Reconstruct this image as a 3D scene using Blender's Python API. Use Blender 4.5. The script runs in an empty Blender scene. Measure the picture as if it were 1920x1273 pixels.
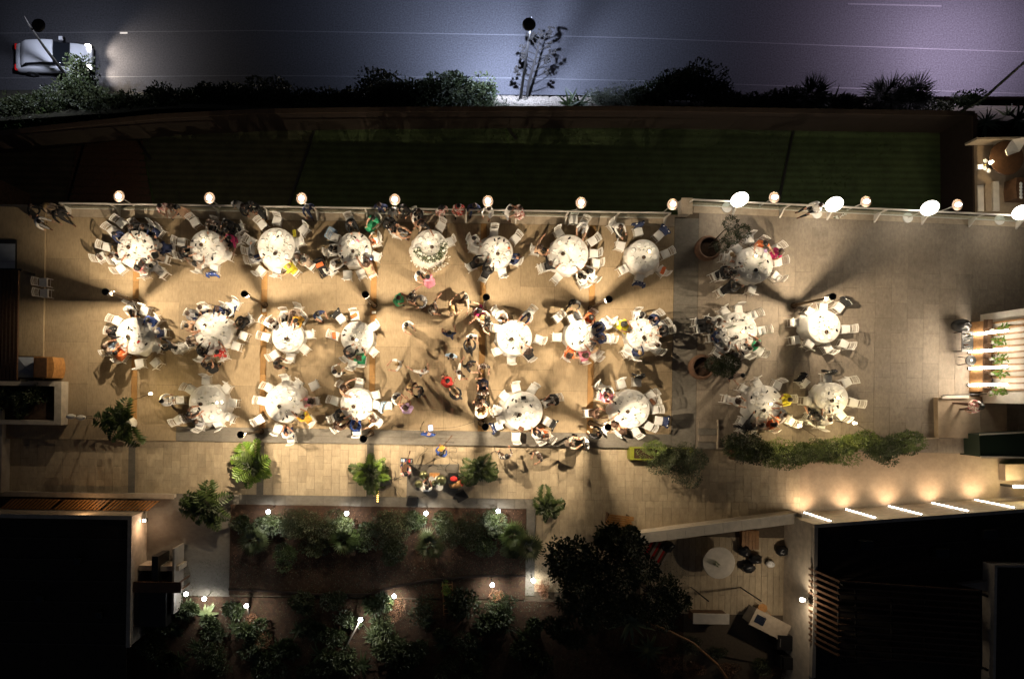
import bpy, bmesh, math, random
from mathutils import Vector, Matrix
from math import sin, cos, pi, radians
random.seed(7)
sc = bpy.context.scene
C = sc.collection
# ---------------------------------------------------------------- camera, world, exposure
HC = 33.65; FPX = 1280.0; NX, NY = 835.0, 737.0; ROLL = radians(0.9)
cd = bpy.data.cameras.new('camera'); cam = bpy.data.objects.new('camera', cd); C.objects.link(cam)
cam.location = (0, 0, HC); cam.rotation_euler = (0, 0, ROLL)
cd.sensor_fit = 'HORIZONTAL'; cd.sensor_width = 36; cd.lens = 24
cd.shift_x = (960 - NX) / 1920; cd.shift_y = (NY - 636.5) / 1920
cd.clip_start = 0.5; cd.clip_end = 900
sc.camera = cam
w = bpy.data.worlds.new('World'); sc.world = w; w.use_nodes = True
nt = w.node_tree; bg = nt.nodes['Background']
sky = nt.nodes.new('ShaderNodeTexSky'); sky.sky_type = 'NISHITA'; sky.sun_disc = False
sky.sun_elevation = radians(-4); sky.sun_rotation = radians(200)
nt.links.new(sky.outputs[0], bg.inputs[0]); bg.inputs[1].default_value = 0.5
sc.view_settings.view_transform = 'Standard'; sc.view_settings.look = 'None'
sc.view_settings.exposure = 0.28; sc.view_settings.gamma = 1; sc.view_settings.use_curve_mapping = False
sc.cycles.use_denoising = True
sc.cycles.max_bounces = 6; sc.cycles.diffuse_bounces = 3; sc.cycles.glossy_bounces = 2
sc.cycles.transmission_bounces = 3; sc.cycles.transparent_max_bounces = 8
sc.cycles.caustics_reflective = False; sc.cycles.caustics_refractive = False
sc.cycles.sample_clamp_indirect = 4
# lamp strengths (watts)
PW_POST = 1500; PW_RIM = 60; PW_GLOBE = 22; PW_TABLE = 5; PW_GARDEN = 130; PW_STREET = 19000
WARM = (1.0, 0.805, 0.56); WARM2 = (1.0, 0.82, 0.60); COOL = (1.0, 0.95, 0.86)
_cr, _sr = cos(ROLL), sin(ROLL)
def P(px, py, z=0.0):
    """photograph pixel -> point of the place at height z"""
    s = (HC - z) / FPX
    u = (px - NX) * s; v = (NY - py) * s
    return Vector((u * _cr - v * _sr, u * _sr + v * _cr, z))
K56 = 1915 / 340.0
CR = {'A':(0,340),'B':(320,340),'C':(580,340),'D':(860,340),'E':(1100,340),'F':(1340,340),'G':(1580,240),
 'A2':(0,530),'B2':(320,530),'C2':(580,530),'D2':(860,530),'E2':(1100,530),'F2':(1340,530),'G2':(1580,530),
 'A3':(0,700),'B3':(320,690),'C3':(600,690),'D3':(860,690),'E3':(1100,690),'F3':(1340,690),'G3':(1580,730)}
def Q(c, x, y, z=0.0):
    o = CR[c]; return P(o[0] + x / K56, o[1] + y / K56, z)
# ---------------------------------------------------------------- materials
M = {}
def mat(name, col, rough=0.7, var=0.0, scale=6.0, bump=0.0, metal=0.0, emit=None, es=0.0, col2=None, spec=None, rnd=0.0, detail=5, alpha=None, coat=0):
    m = bpy.data.materials.new(name); m.use_nodes = True; t = m.node_tree; b = t.nodes['Principled BSDF']
    b.inputs['Base Color'].default_value = (*col, 1); b.inputs['Roughness'].default_value = rough
    b.inputs['Metallic'].default_value = metal
    if spec is not None: b.inputs['Specular IOR Level'].default_value = spec
    if coat: b.inputs['Coat Weight'].default_value = coat
    if var or col2 or bump:
        tc = t.nodes.new('ShaderNodeTexCoord'); n = t.nodes.new('ShaderNodeTexNoise')
        n.inputs['Scale'].default_value = scale; n.inputs['Detail'].default_value = detail; n.inputs['Roughness'].default_value = 0.62
        g = t.nodes.new('ShaderNodeNewGeometry')
        t.links.new(g.outputs['Position'], n.inputs['Vector'])
        r = t.nodes.new('ShaderNodeValToRGB'); r.color_ramp.elements[0].position = 0.3; r.color_ramp.elements[1].position = 0.7
        a = col; c2 = col2 if col2 else tuple(min(1, c * (1 + var)) for c in col); a = col if col2 else tuple(c * (1 - var) for c in col)
        r.color_ramp.elements[0].color = (*a, 1); r.color_ramp.elements[1].color = (*c2, 1)
        t.links.new(n.outputs[0], r.inputs[0]); out = r.outputs[0]
        if rnd:
            oi = t.nodes.new('ShaderNodeObjectInfo'); mp = t.nodes.new('ShaderNodeMapRange')
            mp.inputs[3].default_value = 1 - rnd; mp.inputs[4].default_value = 1 + rnd
            t.links.new(oi.outputs['Random'], mp.inputs[0])
            hv = t.nodes.new('ShaderNodeHueSaturation'); t.links.new(mp.outputs[0], hv.inputs['Value']); t.links.new(out, hv.inputs['Color']); out = hv.outputs[0]
        t.links.new(out, b.inputs['Base Color'])
        if bump:
            bp = t.nodes.new('ShaderNodeBump'); bp.inputs['Strength'].default_value = bump; bp.inputs['Distance'].default_value = 0.02
            t.links.new(n.outputs[0], bp.inputs['Height']); t.links.new(bp.outputs[0], b.inputs['Normal'])
    if emit: b.inputs['Emission Color'].default_value = (*emit, 1); b.inputs['Emission Strength'].default_value = es
    M[name] = m; return m
def glassmat(name, col, f=0.3, rough=0.05):
    m = bpy.data.materials.new(name); m.use_nodes = True; t = m.node_tree; t.nodes.clear()
    o = t.nodes.new('ShaderNodeOutputMaterial'); mx = t.nodes.new('ShaderNodeMixShader'); tr = t.nodes.new('ShaderNodeBsdfTransparent'); gl = t.nodes.new('ShaderNodeBsdfGlossy')
    tr.inputs[0].default_value = (*col, 1); gl.inputs['Roughness'].default_value = rough; mx.inputs[0].default_value = f
    t.links.new(tr.outputs[0], mx.inputs[1]); t.links.new(gl.outputs[0], mx.inputs[2]); t.links.new(mx.outputs[0], o.inputs[0]); M[name] = m; return m
def floral(name, c1, c2, c3, scale=14):
    m = mat(name, c1, 0.8); t = m.node_tree; b = t.nodes['Principled BSDF']
    tc = t.nodes.new('ShaderNodeTexCoord'); v = t.nodes.new('ShaderNodeTexVoronoi'); v.inputs['Scale'].default_value = scale
    r = t.nodes.new('ShaderNodeValToRGB'); r.color_ramp.interpolation = 'CONSTANT'
    r.color_ramp.elements[0].color = (*c1, 1); r.color_ramp.elements[1].color = (*c2, 1); r.color_ramp.elements[1].position = 0.45
    e = r.color_ramp.elements.new(0.75); e.color = (*c3, 1)
    t.links.new(tc.outputs['Object'], v.inputs['Vector']); sp = t.nodes.new('ShaderNodeSeparateColor'); t.links.new(v.outputs['Color'], sp.inputs[0])
    t.links.new(sp.outputs[0], r.inputs[0]); t.links.new(r.outputs[0], b.inputs['Base Color']); return m
def pavemat(name, c1, c2, c3, rough=0.75, s1=0.35, s2=3.0, sx=22, sy=5, rnd=0.08):
    """stone: broad stains, fine grain and streaks along the slabs"""
    m = bpy.data.materials.new(name); m.use_nodes = True; t = m.node_tree; b = t.nodes['Principled BSDF']; b.inputs['Roughness'].default_value = rough
    L = t.links.new; g = t.nodes.new('ShaderNodeNewGeometry')
    def noise(s, d=6, r=0.65, sc3=None):
        n = t.nodes.new('ShaderNodeTexNoise'); n.inputs['Scale'].default_value = s; n.inputs['Detail'].default_value = d; n.inputs['Roughness'].default_value = r
        if sc3:
            mp = t.nodes.new('ShaderNodeMapping'); mp.inputs['Scale'].default_value = sc3; L(g.outputs['Position'], mp.inputs[0]); L(mp.outputs[0], n.inputs['Vector'])
        else: L(g.outputs['Position'], n.inputs['Vector'])
        return n
    n1 = noise(s1); n2 = noise(s2); n3 = noise(1.0, 4, 0.7, (sx, sy, 5)); n4 = noise(60, 2)
    def mixc(f, a, bb, ty='MIX'):
        x = t.nodes.new('ShaderNodeMix'); x.data_type = 'RGBA'; x.blend_type = ty; x.clamp_factor = True
        if isinstance(f, float): x.inputs[0].default_value = f
        else: L(f, x.inputs[0])
        for i, q in ((6, a), (7, bb)):
            if isinstance(q, tuple): x.inputs[i].default_value = (*q, 1)
            else: L(q, x.inputs[i])
        return x.outputs[2]
    def rng(o, a, bb, c=0.0, d=1.0):
        r = t.nodes.new('ShaderNodeMapRange'); r.inputs[1].default_value = a; r.inputs[2].default_value = bb; r.inputs[3].default_value = c; r.inputs[4].default_value = d; L(o, r.inputs[0]); return r.outputs[0]
    c = mixc(rng(n1.outputs[0], .35, .65), c1, c2); c = mixc(rng(n2.outputs[0], .4, .75, 0, .6), c, c3)
    gr = rng(n3.outputs[0], .2, .8, .72, 1.22)
    oi = t.nodes.new('ShaderNodeObjectInfo'); ov = rng(oi.outputs['Random'], 0, 1, 1 - rnd, 1 + rnd)
    fg = rng(n4.outputs[0], .3, .7, .9, 1.1)
    for v in (gr, ov, fg):
        h = t.nodes.new('ShaderNodeHueSaturation'); L(v, h.inputs['Value']); L(c, h.inputs['Color']); c = h.outputs[0]
    L(c, b.inputs['Base Color'])
    bp = t.nodes.new('ShaderNodeBump'); bp.inputs['Strength'].default_value = 0.35; bp.inputs['Distance'].default_value = 0.01; L(n3.outputs[0], bp.inputs['Height']); L(bp.outputs[0], b.inputs['Normal'])
    M[name] = m; return m
pavemat('tan_stone', (.31,.23,.137), (.37,.28,.17), (.25,.18,.10), sx=14, sy=3, rnd=.11)
pavemat('grey_stone', (.24,.195,.145), (.30,.25,.195), (.18,.145,.11), sx=9, sy=4, rnd=.09)
pavemat('dark_stone', (.15,.135,.11), (.19,.17,.14), (.12,.105,.085), sx=5, sy=8, rnd=.05)
pavemat('travertine', (.40,.315,.205), (.46,.37,.245), (.33,.25,.155), s2=2.2, sx=9, sy=3, rnd=.11)
pavemat('smooth_concrete', (.36,.27,.18), (.40,.30,.20), (.32,.24,.16), sx=3, sy=3, rnd=.03)
pavemat('timber_strip', (.30,.16,.05), (.36,.20,.065), (.22,.11,.035), sx=30, sy=3, rnd=.2)
mat('mortar', (.10,.075,.05), .9, .2, 8)
mat('asphalt', (.050,.050,.056), .85, .5, 11, .3, detail=8)
mat('verge_stone', (.13,.11,.085), .9, .5, 9, .5)
mat('bank_soil', (.03,.028,.015), .95, .5, 3, .6)
mat('soil', (.048,.024,.012), .95, .5, 5, .6)
mat('lawn', (.045,.072,.018), .95, .4, 1.2, .6)
mat('retaining_wall', (.018,.009,.005), .85, .25, 3, .3)
mat('coping', (.42,.34,.25), .7, .15, 5)
mat('white_wall', (.62,.56,.47), .75, .12, 3, .15)
mat('grey_wall', (.34,.30,.25), .8, .15, 2.5, .2)
mat('pale_wall', (.50,.43,.34), .8, .2, 3, .2)
mat('black_roof', (.030,.021,.014), .9, .3, 4, .3)
mat('roof_seam', (.05,.037,.026), .7, .2, 5)
mat('roof_gravel', (.018,.016,.013), .95, .4, 20, .5)
mat('white_paint', (.77,.75,.71), .45, .05, 5)
mat('white_metal', (.66,.62,.56), .4, .06, 6, metal=.1)
mat('cushion', (.80,.79,.76), .8, .06, 9, .2)
mat('tablecloth', (.72,.70,.66), .85, .10, 5, .3)
mat('brown_coping', (.05,.03,.018), .8, .2, 5)
mat('stalk', (.012,.010,.008), .9)
mat('line_paint', (.105,.105,.11), .6, .3, 12)
mat('bronze', (.10,.065,.035), .45, .2, 8, metal=.6)
mat('black_metal', (.015,.014,.013), .45, .2, 8)
mat('dark_metal', (.05,.05,.05), .4, metal=.7)
mat('chrome', (.6,.6,.6), .2, metal=1)
mat('black_plastic', (.012,.012,.013), .35)
mat('screen', (.01,.01,.012), .12)
mat('china', (.82,.81,.78), .25)
mat('napkin', (.72,.68,.60), .9, .1, 12)
mat('leather', (.12,.05,.025), .5, .2, 10)
mat('wood', (.28,.14,.05), .55, .3, 7, .2)
mat('dark_wood', (.09,.045,.022), .5, .3, 7, .2)
mat('orange_wood', (.42,.20,.06), .5, .25, 7, .2)
mat('terracotta', (.16,.085,.05), .75, .2, 5, .2)
mat('white_pot', (.70,.66,.58), .5, .06, 5)
mat('yellow_green_paint', (.20,.21,.02), .5, .15, 6)
mat('dark_green_paint', (.008,.02,.010), .5)
mat('car_paint', (.78,.80,.84), .25, coat=.6)
mat('car_glass', (.012,.014,.018), .08)
mat('rubber', (.015,.015,.015), .8)
mat('red_lens', (.5,.01,.01), .3, emit=(1, .03, .02), es=.12)
mat('brass', (.55,.38,.12), .3, metal=.9)
mat('cymbal', (.20,.20,.10), .35, metal=.8)
mat('wood_drum', (.50,.26,.10), .35, .2, 5)
mat('drum_skin', (.75,.73,.68), .6)
mat('red_cloth', (.55,.03,.025), .85, .2, 12)
mat('teal_box', (.05,.16,.2), .5)
mat('grey_panel', (.30,.33,.38), .35, .15, 3)
mat('rope', (.02,.018,.015), .8)
glassmat('clear_glass', (.95,.96,.95), .22, .15); glassmat('rail_glass', (.90,.95,.93), .10, .03); glassmat('bottle_glass', (.5,.6,.42), .4)
def emis(name, col, s):
    m = mat(name, (.8,.8,.8), .5, emit=col, es=s); return m
emis('bulb_warm', (1,.88,.70), 22); emis('bulb_cool', (.92,.96,1), 34); emis('led_white', (1,.93,.80), 22); emis('globe_glow', (1,.93,.80), 9)
emis('table_bulb', (1,.86,.62), 14); emis('headlight', (1,.96,.86), 25); emis('phone_lit', (.4,.55,1), 3); emis('amber_led', (1,.55,.1), 4)
# turf
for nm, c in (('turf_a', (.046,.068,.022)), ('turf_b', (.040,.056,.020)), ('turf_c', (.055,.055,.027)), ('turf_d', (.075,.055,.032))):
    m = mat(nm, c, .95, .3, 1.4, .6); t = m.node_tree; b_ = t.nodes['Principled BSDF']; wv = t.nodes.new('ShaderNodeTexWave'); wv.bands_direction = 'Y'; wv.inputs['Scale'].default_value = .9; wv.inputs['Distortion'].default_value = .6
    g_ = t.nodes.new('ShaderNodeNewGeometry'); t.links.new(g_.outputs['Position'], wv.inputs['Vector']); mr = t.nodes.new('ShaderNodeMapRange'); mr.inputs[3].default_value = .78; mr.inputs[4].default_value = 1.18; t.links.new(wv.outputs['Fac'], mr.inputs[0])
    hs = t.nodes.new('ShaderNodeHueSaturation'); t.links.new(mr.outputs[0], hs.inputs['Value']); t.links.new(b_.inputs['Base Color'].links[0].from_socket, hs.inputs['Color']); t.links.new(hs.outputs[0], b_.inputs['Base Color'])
# foliage
for nm, c, c2 in (('leaf_dark', (.016,.025,.007), (.036,.05,.014)), ('leaf_mid', (.034,.055,.012), (.075,.105,.026)), ('leaf_lime', (.07,.15,.015), (.16,.23,.03)),
                  ('leaf_grey', (.07,.08,.05), (.12,.13,.08)), ('leaf_olive', (.03,.045,.015), (.07,.08,.03)), ('dry_red', (.12,.05,.025), (.22,.11,.05)), ('leaf_pale', (.10,.14,.06), (.19,.22,.10))):
    m = mat(nm, c, .5, col2=c2, scale=2.2)
m = mat('leaf_hedge', (.08,.125,.025), .5, col2=(.17,.21,.045), scale=2.2)
mat('bark', (.05,.035,.022), .9, .3, 9, .5); mat('stem', (.05,.07,.02), .7)
mat('petal_white', (.80,.79,.72), .7)
# fabrics
FAB = dict(K=((.012,.012,.014),'black'), N=((.014,.024,.075),'navy'), W=((.76,.74,.71),'white'), G=((.27,.27,.28),'grey'), R=((.62,.035,.03),'red'),
 O=((.66,.17,.05),'orange'), P=((.74,.27,.38),'pink'), Y=((.66,.58,.04),'yellow'), E=((.03,.30,.14),'green'), B=((.50,.33,.22),'beige'), L=((.48,.34,.58),'lilac'),
 M=((.42,.02,.12),'magenta'), S=((.36,.50,.68),'light blue'), T=((.36,.28,.22),'taupe'), U=((.085,.045,.028),'brown'), Z=((.03,.07,.28),'royal blue'), A=((.60,.33,.04),'golden'))
for k, (c, n) in FAB.items(): mat('cloth_' + k, c, .85, .12, 14, .15)
floral('cloth_F', (.62,.05,.04), (.75,.68,.62), (.40,.03,.03)); FAB['F'] = (0, 'red and white patterned')
floral('cloth_C', (.03,.03,.03), (.55,.5,.45), (.16,.09,.06)); FAB['C'] = (0, 'dark patterned')
floral('cloth_H', (.6,.35,.33), (.8,.76,.7), (.45,.12,.12)); FAB['H'] = (0, 'pale floral')
mat('skin_a', (.46,.25,.16), .55); mat('skin_b', (.36,.18,.11), .55); mat('skin_c', (.55,.33,.23), .55)
HAIR = {'k':((.008,.007,.006),'black-haired'), 'b':((.045,.022,.012),'brown-haired'), 'd':((.36,.24,.11),'blond'), 'g':((.30,.29,.28),'grey-haired'), 'x':(None,'bald')}
for k, (c, n) in HAIR.items():
    if c: mat('hair_' + k, c, .5, .25, 30, .3)
# ---------------------------------------------------------------- mesh helpers
class MB:
    def __init__(s): s.v = []; s.f = []; s.m = []
    def add(s, vs, fs, mi=0):
        o = len(s.v); s.v += [tuple(v) for v in vs]; s.f += [tuple(i + o for i in f) for f in fs]; s.m += [mi] * len(fs); return s
    def box(s, x0, x1, y0, y1, z0, z1, mi=0, T=None):
        vs = [Vector(p) for p in ((x0,y0,z0),(x1,y0,z0),(x1,y1,z0),(x0,y1,z0),(x0,y0,z1),(x1,y0,z1),(x1,y1,z1),(x0,y1,z1))]
        if T: vs = [T @ v for v in vs]
        return s.add(vs, [(0,3,2,1),(4,5,6,7),(0,1,5,4),(1,2,6,5),(2,3,7,6),(3,0,4,7)], mi)
    def prism(s, pts, z0, z1, mi=0):
        n = len(pts); vs = [(p[0], p[1], z0) for p in pts] + [(p[0], p[1], z1) for p in pts]
        a = sum(pts[i][0] * pts[(i + 1) % n][1] - pts[(i + 1) % n][0] * pts[i][1] for i in range(n))
        fs = [tuple(range(n, 2 * n)), tuple(reversed(range(n)))] + [(i, (i + 1) % n, n + (i + 1) % n, n + i) for i in range(n)]
        if a < 0: fs = [tuple(reversed(f)) for f in fs]
        return s.add(vs, fs, mi)
    def tube(s, pts, r, n=6, mi=0, caps=True):
        pts = [Vector(p) for p in pts]; rs = r if isinstance(r, (list, tuple)) else [r] * len(pts)
        vs = []
        for i, p in enumerate(pts):
            d = (pts[min(i + 1, len(pts) - 1)] - pts[max(i - 1, 0)])
            d = d.normalized() if d.length > 1e-7 else Vector((0, 0, 1))
            a = d.cross(Vector((0, 0, 1))) if abs(d.z) < .9 else d.cross(Vector((1, 0, 0)))
            a.normalize(); b = d.cross(a)
            for k in range(n):
                t = 2 * pi * k / n; vs.append(p + (a * cos(t) + b * sin(t)) * rs[i])
        fs = [(i * n + k, i * n + (k + 1) % n, (i + 1) * n + (k + 1) % n, (i + 1) * n + k) for i in range(len(pts) - 1) for k in range(n)]
        fs = [tuple(reversed(f)) for f in fs]
        if caps: fs += [tuple(range(n)), tuple(reversed(range((len(pts) - 1) * n, len(pts) * n)))]
        return s.add(vs, fs, mi)
    def lathe(s, prof, n=16, mi=0, c=(0, 0, 0), T=None):
        vs = []
        for r, z in prof:
            for k in range(n):
                t = 2 * pi * k / n; v = Vector((c[0] + r * cos(t), c[1] + r * sin(t), c[2] + z)); vs.append(T @ v if T else v)
        fs = [(i * n + k, i * n + (k + 1) % n, (i + 1) * n + (k + 1) % n, (i + 1) * n + k) for i in range(len(prof) - 1) for k in range(n)]
        fs += [tuple(reversed(range(n))), tuple(range((len(prof) - 1) * n, len(prof) * n))]
        return s.add(vs, fs, mi)
    def ball(s, c, r, n=10, m=6, mi=0, sq=(1, 1, 1)):
        prof = [(max(1e-4, sin(pi * i / m)), -cos(pi * i / m)) for i in range(m + 1)]
        T = Matrix.Translation(c) @ Matrix.Diagonal((r * sq[0], r * sq[1], r * sq[2], 1))
        return s.lathe(prof, n, mi, T=T)
    def mesh(s, name, mats, smooth=False):
        me = bpy.data.meshes.new(name); me.from_pydata(s.v, [], s.f)
        for m in (mats if isinstance(mats, (list, tuple)) else [mats]): me.materials.append(M[m] if isinstance(m, str) else m)
        me.polygons.foreach_set('material_index', s.m)
        if smooth: me.polygons.foreach_set('use_smooth', [True] * len(s.f))
        me.update(); return me
    def obj(s, name, mats, parent=None, smooth=False, loc=None):
        return link(name, s.mesh(name, mats, smooth), parent, loc)
def link(name, me, parent=None, loc=None, rot=None, scale=None):
    o = bpy.data.objects.new(name, me); C.objects.link(o)
    if parent: o.parent = parent
    if loc is not None: o.location = loc
    if rot is not None: o.rotation_euler = rot
    if scale is not None: o.scale = scale
    return o
LABELS = {}
def tag(o, label, cat, group=None):
    words = label.split()
    if len(words) > 16 or len(words) < 4: print('LABEL LENGTH', len(words), label)
    LABELS.setdefault(label.lower(), []).append(group)
    o['label'] = label; o['category'] = cat
    if group: o['group'] = group
    return o
def thing(name, label, cat, loc=(0, 0, 0), rz=0, group=None):
    o = bpy.data.objects.new(name, None); C.objects.link(o); o.location = loc; o.rotation_euler = (0, 0, rz); o.empty_display_size = .2
    return tag(o, label, cat, group)
def struct(o, kind='structure'): o['kind'] = kind; return o
def copy_tree(o, parent=None):
    c = o.copy(); C.objects.link(c); c.parent = parent
    for ch in o.children: copy_tree(ch, c)
    return c
def lamp(name, kind, loc, power, col, parent=None, radius=.05, rot=None, size=None, blend=.5):
    l = bpy.data.lights.new(name, kind); l.energy = power; l.color = col
    if kind == 'AREA':
        l.shape = 'RECTANGLE'; l.size, l.size_y = size
    else: l.shadow_soft_size = radius
    if kind == 'SPOT': l.spot_size = size; l.spot_blend = blend
    o = bpy.data.objects.new(name, l); C.objects.link(o); o.location = loc
    if rot: o.rotation_euler = rot
    if parent: o.parent = parent
    return o
def aim(d): return Vector(d).to_track_quat('-Z', 'Y').to_euler()
def quadpts(*pp, z=0): return [P(a, b, z) for a, b in pp]
# ---------------------------------------------------------------- ground levels
ZL, ZP, ZG, ZR = -3.0, -0.3, -1.1, -8.0     # lawn, lower pavement, garden, road
def sheet(name, pts, z0, z1, m, **k):
    return struct(MB().prism([(p[0], p[1]) for p in pts], z0, z1).obj(name, m))
def R4(x0, x1, y0, y1): return [(x0, y0), (x1, y0), (x1, y1), (x0, y1)]
struct(MB().prism(R4(-400, 400, -400, 400), -9.2, -8.7).obj('ground', 'soil'))
b = MB(); b.prism([P(-900, -420, ZR), P(2900, -420, ZR), P(2900, 182, ZR), P(1400, 181, ZR), P(930, 178, ZR), P(-900, 178, ZR)], -8.5, ZR)
struct(b.obj('road', 'asphalt'))
def px_strip(name, pts, wpx, z, m, t=.006):
    """painted line along photo points, wpx wide"""
    bb = MB()
    for (a, c) in zip(pts[:-1], pts[1:]):
        q = [P(a[0], a[1] - wpx, z), P(c[0], c[1] - wpx, z), P(c[0], c[1] + wpx, z), P(a[0], a[1] + wpx, z)]
        bb.prism(q, z + .002, z + t)
    return bb.obj(name, m, ROAD)
ROAD = bpy.data.objects['road']
px_strip('lane_marking', [(-300, 66), (480, 58), (960, 66), (1200, 72), (1560, 86), (1920, 98), (2300, 112)], .8, ZR, 'line_paint')
px_strip('lane_marking', [(-300, 150), (480, 142), (960, 147), (1200, 152), (1560, 165), (1920, 176), (2300, 190)], .7, ZR, 'line_paint')
px_strip('lane_marking', [(1590, 8), (1765, 12)], 1.3, ZR, 'line_paint')
px_strip('lane_marking', [(225, 62.5), (239, 62.5)], 1.6, ZR, 'white_paint', .012)
px_strip('lane_marking', [(-300, -60), (2300, -36)], 1.0, ZR, 'line_paint')
# kerb and verge between the road and the boundary wall
v = [P(-900, 180, -7.85), P(930, 180, -7.85), P(1400, 183, -7.85), P(2900, 184, -7.85)]
bb = MB()
low = [P(x, y, -7.85) for x, y in ((-900, 180), (930, 180), (1400, 183), (2900, 190))]
up = [P(x, y, -3.4) for x, y in ((-900, 262), (300, 236), (480, 216), (2900, 240))]
N = 60; vs = []; fs = []
for i in range(N + 1):
    X = -60 + 125 * i / N
    for j in range(7):
        t = j / 6
        ylo = P(700, 180, -7.85).y; yhi = P(700, 208, -3.4).y
        yy = ylo + (yhi - ylo) * t - (0 if X > -15 else (-15 - X) * .08 * t)
        vs.append((X, yy, -7.85 + 4.3 * t ** .8 + random.uniform(-.12, .12)))
for i in range(N):
    for j in range(6): a = i * 7 + j; fs.append((a, a + 1, a + 8, a + 7))
struct(MB().add(vs, fs).obj('embankment', 'bank_soil'))
b = MB(); rr = random.Random(3)
for i in range(1500):
    X = rr.uniform(1.2, 10.5) if rr.random() < .93 else rr.uniform(-20, 30); t = rr.random()
    ylo = P(700, 180, -7.85).y; yhi = P(700, 208, -3.4).y
    b.ball((X, ylo + (yhi - ylo) * t, -7.85 + 4.3 * t ** .8), rr.uniform(.05, .19), 5, 3, sq=(1, .8, .6))
o = b.obj('verge_rubble', 'verge_stone'); o['kind'] = 'stuff'
# lawn below the terrace
XW, XE = -27.0, P(1785, 300, ZL).x
struct(MB().prism([P(-300, 262, ZL), P(300, 236, ZL), P(480, 228, ZL), P(960, 232, ZL), P(1200, 236, ZL), P(1785, 250, ZL), P(1785, 420, ZL), P(-300, 400, ZL)], -8.7, ZL).obj('lawn', 'lawn'))
LAWN = bpy.data.objects['lawn']
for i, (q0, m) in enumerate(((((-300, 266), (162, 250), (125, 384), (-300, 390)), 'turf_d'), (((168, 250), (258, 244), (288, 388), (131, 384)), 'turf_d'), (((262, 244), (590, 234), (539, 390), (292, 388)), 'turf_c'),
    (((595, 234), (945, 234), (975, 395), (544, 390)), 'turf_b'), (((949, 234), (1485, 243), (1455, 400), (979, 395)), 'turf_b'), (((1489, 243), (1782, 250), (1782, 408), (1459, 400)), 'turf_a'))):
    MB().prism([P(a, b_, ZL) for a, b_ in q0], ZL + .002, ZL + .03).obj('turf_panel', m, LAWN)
# mown grass blades : loose tufts over the lawn
b = MB(); rr = random.Random(5)
yl0 = P(900, 390, ZL).y; yl1 = P(900, 236, ZL).y
for i in range(15000):
    x = rr.uniform(-24.5, 24.3); y = rr.uniform(yl0, yl1); h = rr.uniform(.04, .11); a = rr.uniform(0, pi); dx, dy = cos(a) * .05, sin(a) * .05
    b.add([(x - dx, y - dy, ZL), (x + dx, y + dy, ZL), (x + rr.uniform(-.05, .05), y + rr.uniform(-.05, .05), ZL + h)], [(0, 1, 2)])
o = b.obj('grass', 'lawn'); o['kind'] = 'stuff'
# terrace body, retaining face
YN = P(120, 391, 0).y; YN2 = P(1262, 411, 0).y          # north edge (left part)
YS = (P(340, 832, 0).y + P(1250, 836, 0).y) / 2
YT = (P(340, 812, 0).y + P(1250, 802, 0).y) / 2        # start of the grey band
X0 = P(86, 560, 0).x; X1 = P(1262, 600, 0).x; XR0 = P(1308, 600, 0).x
YNE = P(1300, 395, 0).y; YNEE = P(1925, 425, 0).y
XE2 = 40
struct(MB().prism([(-26, YS), (XE2, YS), (XE2, YNEE - .2), (XR0 - .6, YNE), (XR0 - .6, YN), (-26, YN)], -8.7, -.03).obj('terrace_base', 'mortar'))
def tiles(parent, name, x0, x1, y0, y1, z, dx, dy, gap, m, stagger=0, ymax=None, limit=300, inside=None, th=.028):
    """square-edged slabs with open joints, one object each (shared mesh)"""
    nx = max(1, round((x1 - x0) / dx)); ny = max(1, round((y1 - y0) / dy)); dx = (x1 - x0) / nx; dy = (y1 - y0) / ny
    me = MB().box(-dx / 2 + gap / 2, dx / 2 - gap / 2, -dy / 2 + gap / 2, dy / 2 - gap / 2, -th, 0).mesh(name, m)
    cells = []
    for i in range(nx):
        for j in range(ny):
            x = x0 + (i + .5) * dx; y = y0 + (j + .5) * dy
            if stagger and i % 2: y += dy * stagger; 
            if stagger and i % 2 and y + dy / 2 > y1 + .001: continue
            if inside and not inside(x, y, dx, dy): continue
            cells.append((x, y))
        if stagger and i % 2:
            x = x0 + (i + .5) * dx
            hb = MB().box(x - dx / 2 + gap / 2, x + dx / 2 - gap / 2, y0 + gap / 2, y0 + dy * stagger - gap / 2, z - th, z)
            if not inside or inside(x, y0 + dy / 4, dx, dy / 2): hb.obj(name, m, parent)
            yt = y1 - dy * (1 - stagger)
            if inside:
                yy = [c[1] for c in cells if abs(c[0] - x) < .01]; yt = (max(yy) + dy / 2) if yy else yt
                ye = (max(c[1] for c in cells if abs(c[0] - x + dx) < .01) + dy / 2) if any(abs(c[0] - x + dx) < .01 for c in cells) else yt
            else: ye = y1
            if ye > yt + .03: MB().box(x - dx / 2 + gap / 2, x + dx / 2 - gap / 2, yt + gap / 2, ye - gap / 2, z - th, z).obj(name, m, parent)
    cells.sort(key=lambda c: abs(c[0]) + abs(c[1]))
    for c in cells[:limit]: link(name, me, parent, (c[0], c[1], z))
    if len(cells) > limit:
        r = MB()
        for c in cells[limit:]: r.box(c[0] - dx / 2 + gap / 2, c[0] + dx / 2 - gap / 2, c[1] - dy / 2 + gap / 2, c[1] + dy / 2 - gap / 2, z - th, z)
        o = r.obj(name + 's', m, parent); o['kind'] = 'stuff'
    return len(cells)
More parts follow.
